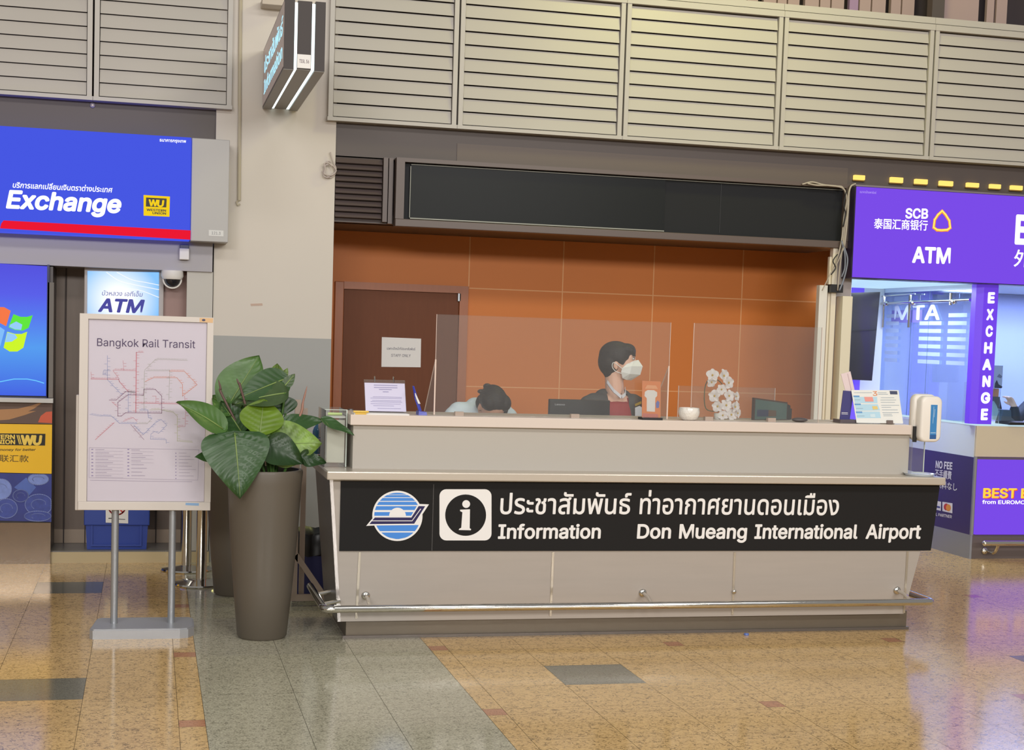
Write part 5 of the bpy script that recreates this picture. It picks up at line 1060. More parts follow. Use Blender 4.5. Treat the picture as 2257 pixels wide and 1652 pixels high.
# ATM with lit sign
t = thing('atm_machine', (-0.16, 10.15, 0.08), 'cash machine with a lit pale blue ATM sign, behind the map board', 'cash machine')
YA = 10.0; pA = YP(YA); a0, b1 = pA.hit(186, 586); a1, b0 = pA.hit(360, 702)
atmg = mat('atm_grey', rgb(170, 162, 158), 0.4)
mb = MB(); mb.box((a0, YA, 0.36), (a1, 10.29, b1), 0.004); mb.build('cabinet', atmg, t)
ap = [(193, 597), (350.5, 600), (349.5, 695.5), (192.5, 691)]
atm_lit = bpy.data.materials.new('atm_lit'); atm_lit.use_nodes = True; nt = atm_lit.node_tree; b_ = nt.nodes['Principled BSDF']; b_.inputs['Base Color'].default_value = (0.02, 0.02, 0.02, 1); b_.inputs['Roughness'].default_value = 0.2
tc = nt.nodes.new('ShaderNodeTexCoord'); vm = nt.nodes.new('ShaderNodeVectorMath'); vm.operation = 'DISTANCE'; cc = pA.hit(262, 660); vm.inputs[1].default_value = pA.p(*cc); nt.links.new(tc.outputs['Object'], vm.inputs[0])
rp_ = nt.nodes.new('ShaderNodeValToRGB'); rp_.color_ramp.elements[0].position = 0.06; rp_.color_ramp.elements[0].color = rgb(252, 254, 255); rp_.color_ramp.elements[1].position = 0.26; rp_.color_ramp.elements[1].color = rgb(120, 186, 250)
nt.links.new(vm.outputs['Value'], rp_.inputs[0]); nt.links.new(rp_.outputs[0], b_.inputs['Emission Color']); b_.inputs['Emission Strength'].default_value = 1.05
MATS['atm_lit'] = atm_lit
ls = decal('lit_sign', pA, ap, atm_lit, t, 0.002, 0.006)
letters('ATM', pA, (216, 685.5), (319, 689), 29, dkblue_l, ls, 'A', 0.03, 0.2, e=0.009); letters('บัวหลวง เอทีเอ็ม', pA, (225, 650.5), (314.5, 653.5), 8, dkblue_l, ls, 'า', 0.0, 0.15, e=0.009)
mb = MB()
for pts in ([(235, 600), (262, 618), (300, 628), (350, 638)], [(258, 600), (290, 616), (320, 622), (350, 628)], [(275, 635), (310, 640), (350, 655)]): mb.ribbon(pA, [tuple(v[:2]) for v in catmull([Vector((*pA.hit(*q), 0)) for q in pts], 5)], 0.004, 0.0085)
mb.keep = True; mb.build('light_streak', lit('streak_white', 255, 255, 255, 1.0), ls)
mb = MB(); mb.obox(pA, a0+0.05, a1-0.05, 1.12, 1.42, 0.0, 0.004); mb.build('screen', lit('atm_screen', 60, 90, 150, 0.7), t)
mb = MB(); mb.hexa([pA.p(a0+0.06, 0.92, 0), pA.p(a1-0.06, 0.92, 0), pA.p(a1-0.06, 0.96, 0), pA.p(a0+0.06, 0.96, 0)], [pA.p(a0+0.06, 0.92, 0.12), pA.p(a1-0.06, 0.92, 0.12), pA.p(a1-0.06, 0.935, 0.12), pA.p(a0+0.06, 0.935, 0.12)]); mb.build('keypad_shelf', satin, t)
mb = MB(); mb.obox(pA, a1+0.0, 0.228, 1.0, 1.872, -0.06, -0.05); tag(mb.build('side_panel', mat('brown_pink_panel', rgb(150, 118, 110), 0.4, var=(3, (12, 1, 1), 0.06))), 'narrow reddish brown panel below the dome camera', 'panel')
# blue storage crate
t = thing('storage_crate', (-0.18, 10.1, 0.077), 'blue plastic crate with a no-smoking notice on the ledge', 'crate')
cb = mat('crate_blue', rgb(44, 70, 158), 0.4); mb = MB(); mb.hexa([(-0.37, 9.985, 0.078), (0.0, 9.985, 0.078), (0.0, 10.27, 0.078), (-0.37, 10.27, 0.078)], [(-0.385, 9.975, 0.33), (0.012, 9.975, 0.33), (0.012, 10.28, 0.33), (-0.385, 10.28, 0.33)]); mb.build('body', cb, t)
mb = MB(); mb.box((-0.39, 9.965, 0.235), (0.018, 9.99, 0.345), 0.006); mb.box((-0.39, 9.97, 0.33), (0.018, 10.28, 0.345)); mb.box((-0.335, 9.972, 0.10), (-0.03, 9.982, 0.112)); mb.box((-0.04, 9.970, 0.10), (-0.03, 9.982, 0.235)); mb.box((-0.345, 9.970, 0.10), (-0.335, 9.982, 0.235)); mb.build('rim', cb, t)
pn_ = YP(9.962)
decal('notice', pn_, [(233, 1095), (283, 1095), (282.5, 1153), (233, 1151)], paper, t, 0.0, 0.002)
redp = mat('notice_red', rgb(205, 50, 48), 0.5)
mb = MB(); a, b = pn_.hit(258, 1116); ring = [(a+0.052*math.cos(k*math.pi/14), b+0.052*math.sin(k*math.pi/14)) for k in range(29)]; mb.ribbon(pn_, ring, 0.009, 0.003); mb.ribbon(pn_, [(a-0.035, b+0.035), (a+0.035, b-0.035)], 0.009, 0.003); mb.keep = True; mb.build('notice_symbol', redp, t)
mb = MB(); mb.ribbon(pn_, [(a-0.035, b), (a+0.03, b)], 0.011, 0.0026); mb.ribbon(pn_, [(a-0.05, b-0.075), (a-0.02, b-0.075)], 0.006, 0.0026); mb.ribbon(pn_, [(a+0.0, b-0.08), (a+0.05, b-0.082)], 0.004, 0.0026); mb.keep = True; mb.build('notice_symbol', black, t)
# left exchange machine: screen, ledge, mirror, yellow and blue panels
t = thing('exchange_booth', (-1.1, 9.9, 0), 'currency booth front with blue screen, yellow panel and coin picture, far left', 'booth')
YE = 9.90; pE = YP(YE); xe = pE.hit(115, 940)[0]
mb = MB(); mb.box((-2.4, YE+0.01, 0.0), (xe-0.004, 10.28, 1.868)); mb.build('carcass', mat('booth_dark', rgb(70, 64, 62), 0.4), t)
scm = bpy.data.materials.new('blue_screen'); scm.use_nodes = True; nt = scm.node_tree; b_ = nt.nodes['Principled BSDF']; b_.inputs['Base Color'].default_value = (0.02, 0.02, 0.02, 1); b_.inputs['Roughness'].default_value = 0.1
tc = nt.nodes.new('ShaderNodeTexCoord'); sx_ = nt.nodes.new('ShaderNodeSeparateXYZ'); nt.links.new(tc.outputs['Object'], sx_.inputs[0]); mr = nt.nodes.new('ShaderNodeMapRange'); mr.inputs[1].default_value = 1.05; mr.inputs[2].default_value = 1.87; nt.links.new(sx_.outputs[2], mr.inputs[0])
rp_ = nt.nodes.new('ShaderNodeValToRGB'); rp_.color_ramp.elements[0].color = rgb(52, 88, 224); rp_.color_ramp.elements[1].color = rgb(68, 66, 218)
for ps__, c in ((0.38, rgb(74, 152, 238)), (0.62, rgb(74, 112, 236)), (0.78, rgb(76, 84, 230))): e = rp_.color_ramp.elements.new(ps__); e.color = c
nt.links.new(mr.outputs[0], rp_.inputs[0]); nt.links.new(rp_.outputs[0], b_.inputs['Emission Color']); b_.inputs['Emission Strength'].default_value = 1.0; MATS['blue_screen'] = scm
sc_ = decal('screen', pE, [(-260, 566), (104.5, 586.5), (103, 872), (-260, 866)], scm, t, 0.004, 0.012)
mb = MB(); a, b = pE.hit(104.5, 586); a2, b2 = pE.hit(103, 873); mb.obox(pE, a, a+0.014, b2-0.01, b+0.008, 0.0, 0.02); mb.build('screen_bezel', mat('bezel_navy', rgb(24, 30, 84), 0.2), t)
wp = lambda x, y: (x/4.132, 560+y/4.132)
flagc = (('flag_red', (246, 120, 70)), ('flag_green', (96, 230, 60)), ('flag_blue', (130, 190, 250)), ('flag_yellow', (206, 246, 40)))
qs = [[(-110, 520), (-40, 480), (40, 482), (100, 515), (58, 655), (0, 625), (-70, 630), (-140, 660)], [(125, 545), (190, 570), (250, 570), (300, 555), (262, 670), (210, 695), (140, 690), (80, 665)], [(-150, 690), (-80, 655), (0, 660), (45, 690), (5, 835), (-60, 800), (-130, 800), (-190, 830)], [(68, 705), (140, 725), (200, 725), (250, 705), (215, 850), (160, 885), (90, 885), (35, 850)]]
for (nm, c), q in zip(flagc, qs): decal('screen_emblem', pE, [wp(*v) for v in q], lit(nm, *c, 1.0), sc_, 0.0168)
lg_ = lit('flag_sheen', 150, 205, 250, 1.0)
decal('screen_emblem', pE, [wp(*v) for v in ((95, 640), (150, 612), (205, 640), (195, 688), (140, 684), (88, 662))], lg_, sc_, 0.0172); decal('screen_emblem', pE, [wp(*v) for v in ((70, 712), (140, 730), (160, 760), (110, 795), (50, 800))], lg_, sc_, 0.0172)
mb = MB(); mb.ribbon(pE, [pE.hit(*wp(*q)) for q in ((-200, 1200), (0, 1160), (130, 1135), (250, 1135), (330, 1150), (400, 1172))], 0.006, 0.0172); mb.keep = True; mb.build('screen_emblem', lit('screen_wave', 110, 200, 255, 1.0), sc_)
mb = MB(); a, b = pE.hit(118, 878); a_, b_2 = pE.hit(118, 886); mb.obox(pE, -2.4, a, b_2-0.002, b+0.002, 0.0, 0.06); mb.build('ledge', mat('booth_ledge', rgb(206, 204, 200), 0.35), t)
mir = mat('mirror_steel', rgb(200, 190, 180), 0.05, 1.0)
mb = MB(); a0, b1 = pE.hit(106, 622); a1, b0 = pE.hit(120, 876); mb.obox(pE, a0, a0+0.036, b0, b1, 0.0, 0.02); mb.build('mirror_strip', mir, t)
_, m1 = pE.hit(60, 886); _, m0 = pE.hit(60, 933)
decal('reflective_panel', pE, [(-260, 928), (115, 934), (116, 886), (-260, 880)], mat('strip_brown', rgb(112, 92, 84), 0.2), t, 0.002, 0.008)
prefl = Pl((0, YE, 0))
decal('arm_reflection', pE, [(-60, 904), (40, 900), (70, 893), (88, 886.5), (92, 888), (75, 900), (62, 906), (80, 905), (55, 914), (20, 924), (-60, 930)], mat('reflection_tan', rgb(182, 132, 84), 0.4), t, 0.011)  # arm mirrored in the reflective panel, painted on as flat colour
decal('arm_reflection', pE, [(84, 930), (90, 916), (102, 907), (115, 906), (115, 932)], mat('reflection_orange', rgb(214, 92, 58), 0.4), t, 0.011)
yelp = mat('panel_yellow', rgb(236, 186, 24), 0.35, emit=rgb(200, 150, 10), es=0.15)
yp_ = decal('yellow_panel', pE, [(-260, 1034), (114, 1043), (115, 935), (-260, 930)], yelp, t, 0.003, 0.012)
w8 = lambda x, y: (x/4.13, 860+y/4.13)
decal('logo_plate', pE, [w8(-420, 490), w8(412, 500), w8(415, 393), w8(-420, 385)], blk, yp_, 0.016)
yw = mat('logo_cream', rgb(250, 214, 90), 0.4)
letters('WESTERN', pE, w8(-190, 438), w8(138, 440), 9.5, yw, yp_, 'E', 0.03, e=0.0168); letters('UNION', pE, w8(-70, 484), w8(140, 486), 9.5, yw, yp_, 'E', 0.03, e=0.0168)
letters('W', pE, w8(190, 487), w8(312, 489), 20.5, yw, yp_, 'E', 0.05, e=0.0168); letters('U', pE, w8(300, 489), w8(386, 490), 20.5, yw, yp_, 'E', 0.05, 0.12, e=0.0172)
decal('logo_slash', pE, [w8(152, 404), w8(162, 404), w8(185, 487), w8(176, 487)], yw, yp_, 0.0168); decal('logo_slash', pE, [w8(168, 404), w8(178, 404), w8(200, 487), w8(191, 487)], yw, yp_, 0.0168)
letters('moving money for better', pE, w8(-170, 548), w8(328, 547), 5.2, mat('yellow_ink', rgb(60, 48, 14), 0.5), yp_, 'E', 0.014, 0.25, e=0.0164); letters('西联汇款', pE, w8(-90, 640), w8(262, 645), 13.5, MATS['yellow_ink'], yp_, 'E', -0.004, e=0.0164)
cp_ = decal('coin_panel', pE, [(-260, 1140), (113.5, 1149), (114, 1044), (-260, 1036)], mat('coin_navy', rgb(48, 60, 140), 0.35, var=(9, None, 0.35)), t, 0.003, 0.010)
coinm = mat('coin_light', rgb(126, 146, 214), 0.4, var=(30, None, 0.3)); coinr = mat('coin_rim', rgb(150, 166, 226), 0.4); coind = mat('coin_dark', rgb(62, 78, 160), 0.4, var=(40, None, 0.4))
for ci, (cx_, cy_, rx_, ry_, m_) in enumerate(((350, 805, 95, 52, coinm), (15, 895, 92, 92, coinm), (60, 1070, 100, 88, coind), (355, 1035, 125, 95, coind), (345, 1140, 122, 46, coind), (190, 955, 70, 55, MATS['coin_navy']), (-200, 1000, 120, 100, coinm))):
    pts = [w8(x_, min(max(y_, 762), 1190)) for x_, y_ in circ(cx_, cy_, rx_, ry_, 36)]; pts = [(min(x_, 113), y_) for x_, y_ in pts]
    ab = [pE.hit(*q) for q in pts]; mb = MB(); eo = 0.0139+0.0008*ci; mb.face([pE.p(a, b, eo) for a, b in ab]); mb.keep = True; mb.mi = 1; mb.ribbon(pE, ab+[ab[0]], 0.004, eo+0.0002)
    ab2 = [pE.hit(min(cx_/4.13+(q[0]-cx_/4.13)*0.55, 112), min(860+cy_/4.13+(q[1]-860-cy_/4.13)*0.5, 1146)) for q in pts]; mb.ribbon(pE, ab2[::1][:24], 0.003, eo+0.0004); mb.build('coin_picture', [m_, coinr], cp_)
decal('banknote_picture', pE, [w8(130, 880), w8(240, 790), w8(330, 880), w8(260, 960)], mat('note_blue', rgb(84, 110, 190), 0.4, var=(25, None, 0.25)), cp_, 0.0138)
mb = MB(); a, b = pE.hit(112, 1151); mb.obox(pE, -2.4, a, 0.0, b, 0.0, 0.012); mb.build('mirror_base', mat('polished_base', rgb(150, 134, 118), 0.1, 1.0), t)

# ------------------------------------------------------------------ purple bank sign and booth on the right
t = thing('bank_sign', (5.6, 9.8, 2.02), 'large lit purple bank sign reading SCB and ATM at the right edge', 'sign')
YQ = 9.80; pQ = YP(YQ); pur = lit('sign_purple', 122, 74, 232)
x0, z1 = pQ.hit(1886, 409); z0 = pQ.hit(1876, 612)[1]
mb = MB(); mb.box((x0, YQ, z0), (8.6, 9.985, z1)); mb.build('case', mat('sign_case_dark', rgb(44, 36, 62), 0.3), t)
mb = MB(); mb.box((x0+0.006, YQ-0.004, z0+0.006), (8.6, YQ, z1-0.006)); fc_ = mb.build('lit_face', pur, t)
mb = MB(); mb.box((x0-0.004, YQ-0.01, z1-0.004), (8.6, YQ+0.02, z1+0.008)); mb.build('top_trim', mat('sign_trim', rgb(140, 130, 140), 0.3, 0.4), t)
pR = YP(YQ-0.004)
letters('SCB', pR, (1995, 480), (2045, 481), 21.5, wl, fc_, 'E', 0.025, e=0.002); letters('泰国汇商银行', pR, (1926, 501.5), (2044, 506), 20, wl, fc_, 'E', 0.012, e=0.002); letters('ATM', pR, (2010, 577), (2094, 580), 34.5, wl, fc_, 'A', 0.03, e=0.002)
letters('EXCHANGE', pR, (2236, 535), (2560, 548), 63, wl, fc_, 'E', 0.03, e=0.002); letters('外币兑换', pR, (2234, 584), (2388, 591), 33, wl, fc_, 'E', 0.012, e=0.002); letters('ธนาคารไทยพาณิชย์', pR, (1895, 425), (1931, 427), 4, lit('sign_faint', 196, 170, 250), fc_, 'า', 0.0, e=0.002)
zq = lambda x, y: (1760+x/4.541, 340+y/4.541)
org = lit('leaf_logo_orange', 250, 150, 30, 1.1); yl = lit('leaf_logo_yellow', 255, 226, 110, 1.2)
outer = [(1435, 552), (1478, 595), (1520, 650), (1534, 720), (1528, 745), (1490, 768), (1432, 770), (1432, 752), (1478, 745), (1500, 725), (1498, 680), (1480, 630), (1440, 585), (1400, 620), (1372, 660), (1366, 720), (1385, 742), (1424, 745), (1424, 770), (1380, 768), (1338, 740), (1330, 725), (1352, 650), (1390, 595)]
mb = MB(); P_ = [pR.hit(*zq(*q)) for q in outer]; n = len(P_)
mb.ribbon(pR, [pR.hit(*zq(*q)) for q in ((1424, 760), (1385, 757), (1352, 733), (1362, 655), (1395, 606), (1436, 568))], 0.021, 0.002); mb.ribbon(pR, [pR.hit(*zq(*q)) for q in ((1434, 760), (1488, 757), (1516, 735), (1508, 665), (1470, 606), (1436, 568))], 0.021, 0.002)
mb.keep = True; mb.build('emblem', org, fc_)
mb = MB(); mb.ribbon(pR, [pR.hit(*zq(*q)) for q in ((1424, 758), (1385, 754), (1350, 730), (1360, 655), (1393, 604), (1436, 565))], 0.011, 0.0026); mb.ribbon(pR, [pR.hit(*zq(*q)) for q in ((1436, 758), (1488, 754), (1518, 733), (1508, 662), (1472, 604), (1438, 565))], 0.011, 0.0026); mb.keep = True; mb.build('emblem', yl, fc_)
# seven small yellow lamps on the fascia
yl_m = lit('downlight_yellow', 255, 214, 110, 1.3)
def ylamp(px0, px1, py0, py1, lb):
    p_ = YP(9.98); a, b = p_.hit(px0, py1); c, d = p_.hit(px1, py0)
    t = thing('fascia_lamp', ((a+c)/2, 9.98, b), lb, 'lamp', 'yellow lamps in a row over the purple sign')
    m_ = MB(); m_.box((a, 9.955, b), (c, 9.984, d), 0.004); m_.build('lens', yl_m, t); m_ = MB(); m_.box((a-0.004, 9.968, b-0.010), (c+0.004, 9.984, b), 0.002); m_.build('lip', mat('lamp_lip', rgb(120, 92, 40), 0.4), t)
for i, (q, lb) in enumerate((((1880, 1904, 387, 396), 'small yellow lamp nearest the black display, first over the purple sign'), ((1960, 1988, 392, 402), 'small yellow lamp second in the row over the purple sign'), ((2014, 2042, 396, 405), 'small yellow lamp third in the row, above the letters SCB'), ((2068, 2098, 400, 409), 'small yellow lamp fourth in the row, above the leaf emblem'), ((2128, 2155, 404, 412), 'small yellow lamp fifth in the row over the purple sign'), ((2179, 2203, 407, 415), 'small yellow lamp sixth in the row over the purple sign'), ((2225, 2251, 410, 418), 'small yellow lamp at the right picture edge over the purple sign'))): ylamp(*q, lb)

# alcove and booth
XK = 5.90
bw_ = mat('booth_white', rgb(224, 228, 236), 0.4)
kt = thing('exchange_kiosk', (6.8, 10.5, 0), 'glazed currency booth with purple EXCHANGE pillar at the right edge', 'booth')
mb = MB(); mb.box((XK, 9.93, 0.757), (8.6, 10.35, 0.985), 0.003); mb.build('front_counter', mat('booth_counter', rgb(204, 192, 170), 0.4), kt)
mb = MB(); mb.box((XK-0.002, 9.95, 0.752), (XK+0.02, 11.55, 0.985)); mb.build('side_counter', mat('side_white', rgb(214, 222, 236), 0.35), kt)
mb = MB(); mb.box((XK+0.002, 9.93, 0.985), (8.6, 10.36, 0.998)); mb.box((XK-0.004, 9.94, 0.985), (XK+0.05, 11.55, 0.998)); mb.build('counter_edge', lit('edge_light', 205, 235, 250, 0.9), kt)
mb = MB(); mb.box((XK+0.012, 9.94, 0), (8.6, 10.35, 0.756)); mb.build('base_cabinet', mat('booth_base', rgb(104, 94, 92), 0.35), kt)
mb = MB(); mb.box((XK-0.004, 9.93, 0.178), (XK+0.01, 11.55, 0.752)); sp2 = mb.build('side_panel', mat('side_panel_navy', rgb(62, 52, 104), 0.35), kt)
mb = MB(); mb.box((XK-0.004, 9.93, 0.0), (XK+0.012, 11.55, 0.178)); mb.build('side_plinth', mat('side_plinth_grey', rgb(152, 156, 166), 0.3, 0.3), kt)
mb = MB(); mb.box((XK-0.006, 9.922, 0.178), (XK+0.012, 9.94, 0.757)); mb.build('corner_trim', satin, kt)
mb = MB(); mb.box((5.925, 9.915, 0.183), (8.6, 9.945, 0.738)); lp_ = mb.build('lit_panel', pur, kt)
pK = YP(9.915)
letters('BEST BANK', pK, (2166, 1096), (2330, 1097), 21, lit('best_orange', 255, 206, 70, 1.1), lp_, 'E', 0.03, e=0.002); letters('BEST BANK', pK, (2167.5, 1097), (2331.5, 1098), 21, lit('best_red', 236, 70, 40, 1.0), lp_, 'E', 0.032, e=0.0014)
letters('from EUROMONEY & GLOBAL FINANCE', pK, (2164.5, 1109.5), (2420, 1112), 8, wl, lp_, 'E', 0.016, e=0.002)
mb = MB(); mb.tube([(5.94, 9.80, 0.135), (8.6, 9.80, 0.135)], 0.02, 14); mb.ell((5.94, 9.80, 0.135), (0.021, 0.021, 0.021), n=14); kr = mb.build('kick_rail', chrome, kt, True)
mb = MB(); mb.tube(catmull([(6.05, 9.94, 0.06), (6.05, 9.86, 0.055), (6.05, 9.82, 0.09), (6.05, 9.80, 0.13)], 4), 0.012, 8); mb.ell((6.02, 9.93, 0.06), (0.026, 0.014, 0.026), n=14); mb.build('rail_bracket', chrome, kr, True)
# pillar with letters
pil = mat('pillar_purple', rgb(84, 44, 190), 0.35, emit=rgb(96, 56, 206), es=0.75)
XP0, XP1 = 5.895, 6.012
mb = MB(); q = [(XP0-0.045, 9.955), (XP0+0.0, 9.925), (XP1, 9.925), (XP1, 10.02), (XP0-0.045, 10.02)]; mb.hexa([(x_, y_, 0.998) for x_, y_ in q], [(x_, y_, 2.015) for x_, y_ in q]); pl4 = mb.build('pillar', pil, kt)
pV = YP(9.925); zc = lambda x, y: (1940+x/4.59, 600+y/4.59)
for ch, b in zip('EXCHANGE', ((1085, 200, 1155, 305), (1072, 370, 1143, 475), (1063, 537, 1135, 642), (1047, 705, 1130, 812), (1032, 875, 1122, 980), (1030, 1043, 1112, 1150), (1015, 1212, 1108, 1317), (1015, 1377, 1085, 1485))):
    A = zc(b[0], b[3]); B = zc(b[2], b[3]); letters(ch, pV, A, B, (b[3]-b[1])/4.59, wl, pl4, 'E', 0.045, e=0.003)
# side panel writing
pX = Pl((XK-0.004, 0, 0), (0, -1, 0), (0, 0, 1)); wn = mat('side_lettering', rgb(226, 224, 236), 0.5)
zf = lambda x, y: (2000+x/5.506, 960+y/5.506)
letters('NO FEE', pX, zf(343, 385), zf(545, 408), 15.5, wn, sp2, 'E', 0.03, e=0.002); letters('不手續費', pX, zf(335, 492), zf(535, 524), 16, wn, sp2, 'E', 0.014, e=0.002); letters('手数料なし', pX, zf(290, 612), zf(603, 662), 14.5, wn, sp2, 'E', 0.014, e=0.002); letters('OFFICIAL PARTNER', pX, zf(200, 945), zf(540, 1000), 6.5, wn, sp2, 'E', 0.02, e=0.002)
decal('card_logo', pX, [zf(427, 912), zf(548, 940), zf(550, 818), zf(427, 800)], wn, sp2, 0.002); decal('card_logo', pX, [zf(290, 880), zf(408, 910), zf(412, 800), zf(290, 775)], wn, sp2, 0.002)
decal('card_logo', pX, [zf(*q) for q in circ(475, 862, 30, 42, 20)], mat('card_red', rgb(190, 60, 60), 0.5), sp2, 0.003); decal('card_logo', pX, [zf(*q) for q in circ(502, 872, 30, 42, 20)], mat('card_amber', rgb(226, 150, 60), 0.5), sp2, 0.0034)
decal('card_logo', pX, [zf(320, 860), zf(400, 878), zf(402, 858), zf(320, 842)], mat('card_blue', rgb(50, 60, 140), 0.5), sp2, 0.003)
# glass and interior of the booth
kg = glass('booth_glass', (0.84, 0.93, 1.0, 1), 0.5, 0.03)
mb = MB(); mb.box((XK+0.0, 10.03, 0.998), (XK+0.01, 11.55, 1.985)); mb.build('side_glass', kg, kt)
mb = MB(); mb.box((6.02, 9.945, 1.06), (8.6, 9.952, 2.01)); mb.build('front_glass', kg, kt)
inn = mat('booth_interior', rgb(196, 200, 236), 0.5)
mb = MB(); mb.box((XK, 11.565, 0), (8.6, 11.62, 2.02)); mb.box((8.6, 10.0, 0), (8.66, 11.62, 2.02)); mb.build('interior_wall', inn, kt)
mb = MB(); mb.box((XK-0.006, 9.935, 1.985), (XK+0.03, 11.56, 2.02)); mb.box((XK-0.006, 11.53, 0.998), (XK+0.02, 11.565, 2.0)); mb.build('glass_frame', mat('frame_white', rgb(214, 224, 240), 0.3), kt)
mb = MB(); mb.box((XK-0.01, 9.995, 2.022), (8.66, 11.62, 2.06)); mb.build('booth_ceiling', bw_, kt)
# frosted stripes, painted reflection of ATM letters and rail on the glass
frost = glass('frosted_stripe', (0.6, 0.7, 0.85, 1), 0.3, 0.4, 0.5, (0.75, 0.85, 0.98, 1)); pG = Pl((XK, 0, 0), (0, -1, 0), (0, 0, 1))
for k in range(7):
    zb0 = 1.42+k*0.06
    for j, (ya, yb_) in enumerate(((10.15, 10.42), (10.52, 10.86), (11.20, 11.42))):
        if j == 1 and k > 5: continue
        mb = MB(); mb.obox(pG, -yb_, -ya, zb0, zb0+0.03, 0.0, 0.0012); mb.build('frosted_stripe', frost, kt)
mtl = mat('reflected_lettering', rgb(220, 228, 250), 0.4); mb = MB(); mb.obox(pG, -11.33, -10.83, 1.74, 1.84, 0.0, 0.001); mb.build('reflected_band', mat('reflected_band_purple', rgb(120, 112, 190), 0.3), kt)
letters_w('ATM', pG, -11.28, -10.55, 1.765, 0.115, mtl, kt, 'A', 0.02, 0.0, 0.003, 'lettering', True)  # reflection of an ATM sign, laid on the glass as solid letters and band
mb = MB(); mb.tube([(XK-0.03, 9.99+0.08, 1.905), (XK-0.03, 11.5, 1.895)], 0.012, 10); mb.tube([(XK-0.03, 10.9, 1.965), (XK-0.03, 11.5, 1.955)], 0.006, 8); hr_ = mb.build('door_rail', chrome, kt, True)
for yy in (10.35, 10.98, 11.42):
    mb = MB(); mb.tube([(XK-0.03, yy, 1.70 if yy > 10.5 else 1.87), (XK-0.03, yy, 1.96)], 0.011, 8); mb.ell((XK-0.03, yy-0.05, 1.895), (0.025, 0.03, 0.022), n=12); mb.build('door_rail_bracket', chrome, hr_, True)
mb = MB(); mb.obox(pG, -11.0, -10.993, 1.0, 1.99, 0.0, 0.002); mb.obox(pG, -10.72, -10.715, 1.0, 1.99, 0.0, 0.002); mb.build('glass_joint', mat('joint_blue', rgb(96, 116, 150), 0.3), kt)
# booth contents
pI = YP(10.02); zi = lambda x, y: (2140+x/7.513, 780+y/7.513)
t = thing('wall_notice', (6.15, 10.02, 1.1), 'grey notice with pictures behind the booth glass beside the EXCHANGE pillar', 'notice')
mb = MB(); mb.obox(pI, pI.hit(*zi(370, 190))[0], pI.hit(*zi(530, 190))[0], pI.hit(*zi(500, 565))[1], pI.hit(*zi(500, 190))[1], 0.0, 0.003); mb.build('sheet', mat('notice_grey', rgb(176, 176, 190), 0.5), t)
decal('picture', pI, [zi(385, 560), zi(500, 565), zi(520, 540), zi(455, 500), zi(425, 425), (zi(395, 480))], mat('notice_dark', rgb(64, 58, 66), 0.5), t, 0.004); decal('picture', pI, [zi(425, 375), zi(490, 400), zi(515, 370), zi(465, 325)], mat('notice_mid', rgb(120, 118, 136), 0.5), t, 0.004)
mb = MB(); mb.box((pI.hit(*zi(530, 190))[0]-0.3, 10.03, 0.998), (pI.hit(*zi(530, 190))[0]-0.002, 10.035, 1.3)); mb.build('holder', acry, t)
t = thing('card_terminal', (6.16, 10.1, 1.0), 'grey angled counter device with an orange label beside the EXCHANGE pillar', 'device')
Yk = 10.10; pk = YP(Yk)
decal('orange_label', pk, [zi(355, 700), zi(445, 705), zi(455, 570), zi(370, 565)], mat('label_orange', rgb(222, 130, 70), 0.5), t, 0.0, 0.01); decal('arm', pk, [zi(355, 770), zi(440, 905), zi(478, 905), (zi(440, 705)), zi(355, 700)], mat('terminal_dark', rgb(62, 52, 60), 0.4), t, 0.0, 0.03)
decal('body', pk, [zi(395, 1095), zi(640, 1095), zi(575, 1040), zi(565, 915), zi(440, 910), zi(430, 980)], mat('terminal_grey', rgb(80, 92, 104), 0.35), t, 0.0, 0.08); decal('panel', pk, [zi(345, 1085), zi(390, 1090), zi(438, 950), zi(380, 780), zi(350, 775)], mat('terminal_pale', rgb(176, 200, 212), 0.35), t, 0.0, 0.02); decal('tray', pk, [zi(400, 1145), zi(855, 1150), zi(855, 1110), zi(405, 1100)], black, t, 0.0, 0.2)
# clerk in the booth: raised hand, dark sleeve; torso beyond the picture edge
BY_ = 10.36
p3 = thing('person', (6.96, 10.6, 0), 'person in a dark sleeve raising one hand behind the booth window', 'person')
el = at(2236, 925, BY_); wr3 = at(*zi(720, 880), BY_); fh = at(*zi(530, 730), BY_)
mb = MB(); sh = Vector((6.80, 10.62, 1.15)); mb.cap(sh, el+Vector((0, 0, -0.0)), 0.045, 0.036); mb.cap(el, wr3, 0.036, 0.026); hand(mb, wr3, (fh-wr3)*1.0+Vector((0.02, 0, 0.06)), (-0.7, -0.3, -0.6), 0.15, 0.5)
mb.ell((6.96, 10.68, 1.08), (0.17, 0.1, 0.2)); mb.ell((6.96, 10.70, 0.85), (0.15, 0.1, 0.2)); mb.cap((6.84, 10.66, 1.2), (7.08, 10.66, 1.2), 0.05, 0.05); mb.cap((6.96, 10.64, 1.2), (6.96, 10.60, 1.32), 0.05, 0.048); mb.ell((6.96, 10.57, 1.42), (0.072, 0.09, 0.11)); mb.ell((6.96, 10.485, 1.40), (0.012, 0.018, 0.02)); mb.ell((6.89, 10.58, 1.41), (0.008, 0.016, 0.028)); mb.ell((7.03, 10.58, 1.41), (0.008, 0.016, 0.028))
sh2 = Vector((7.12, 10.66, 1.15)); mb.cap(sh2, (7.16, 10.5, 0.99), 0.045, 0.036); mb.cap((7.16, 10.5, 0.99), (7.04, 10.40, 1.05), 0.034, 0.024); hand(mb, (7.04, 10.40, 1.05), (-0.6, -0.5, 0), (0, 0, -1), 0.15)
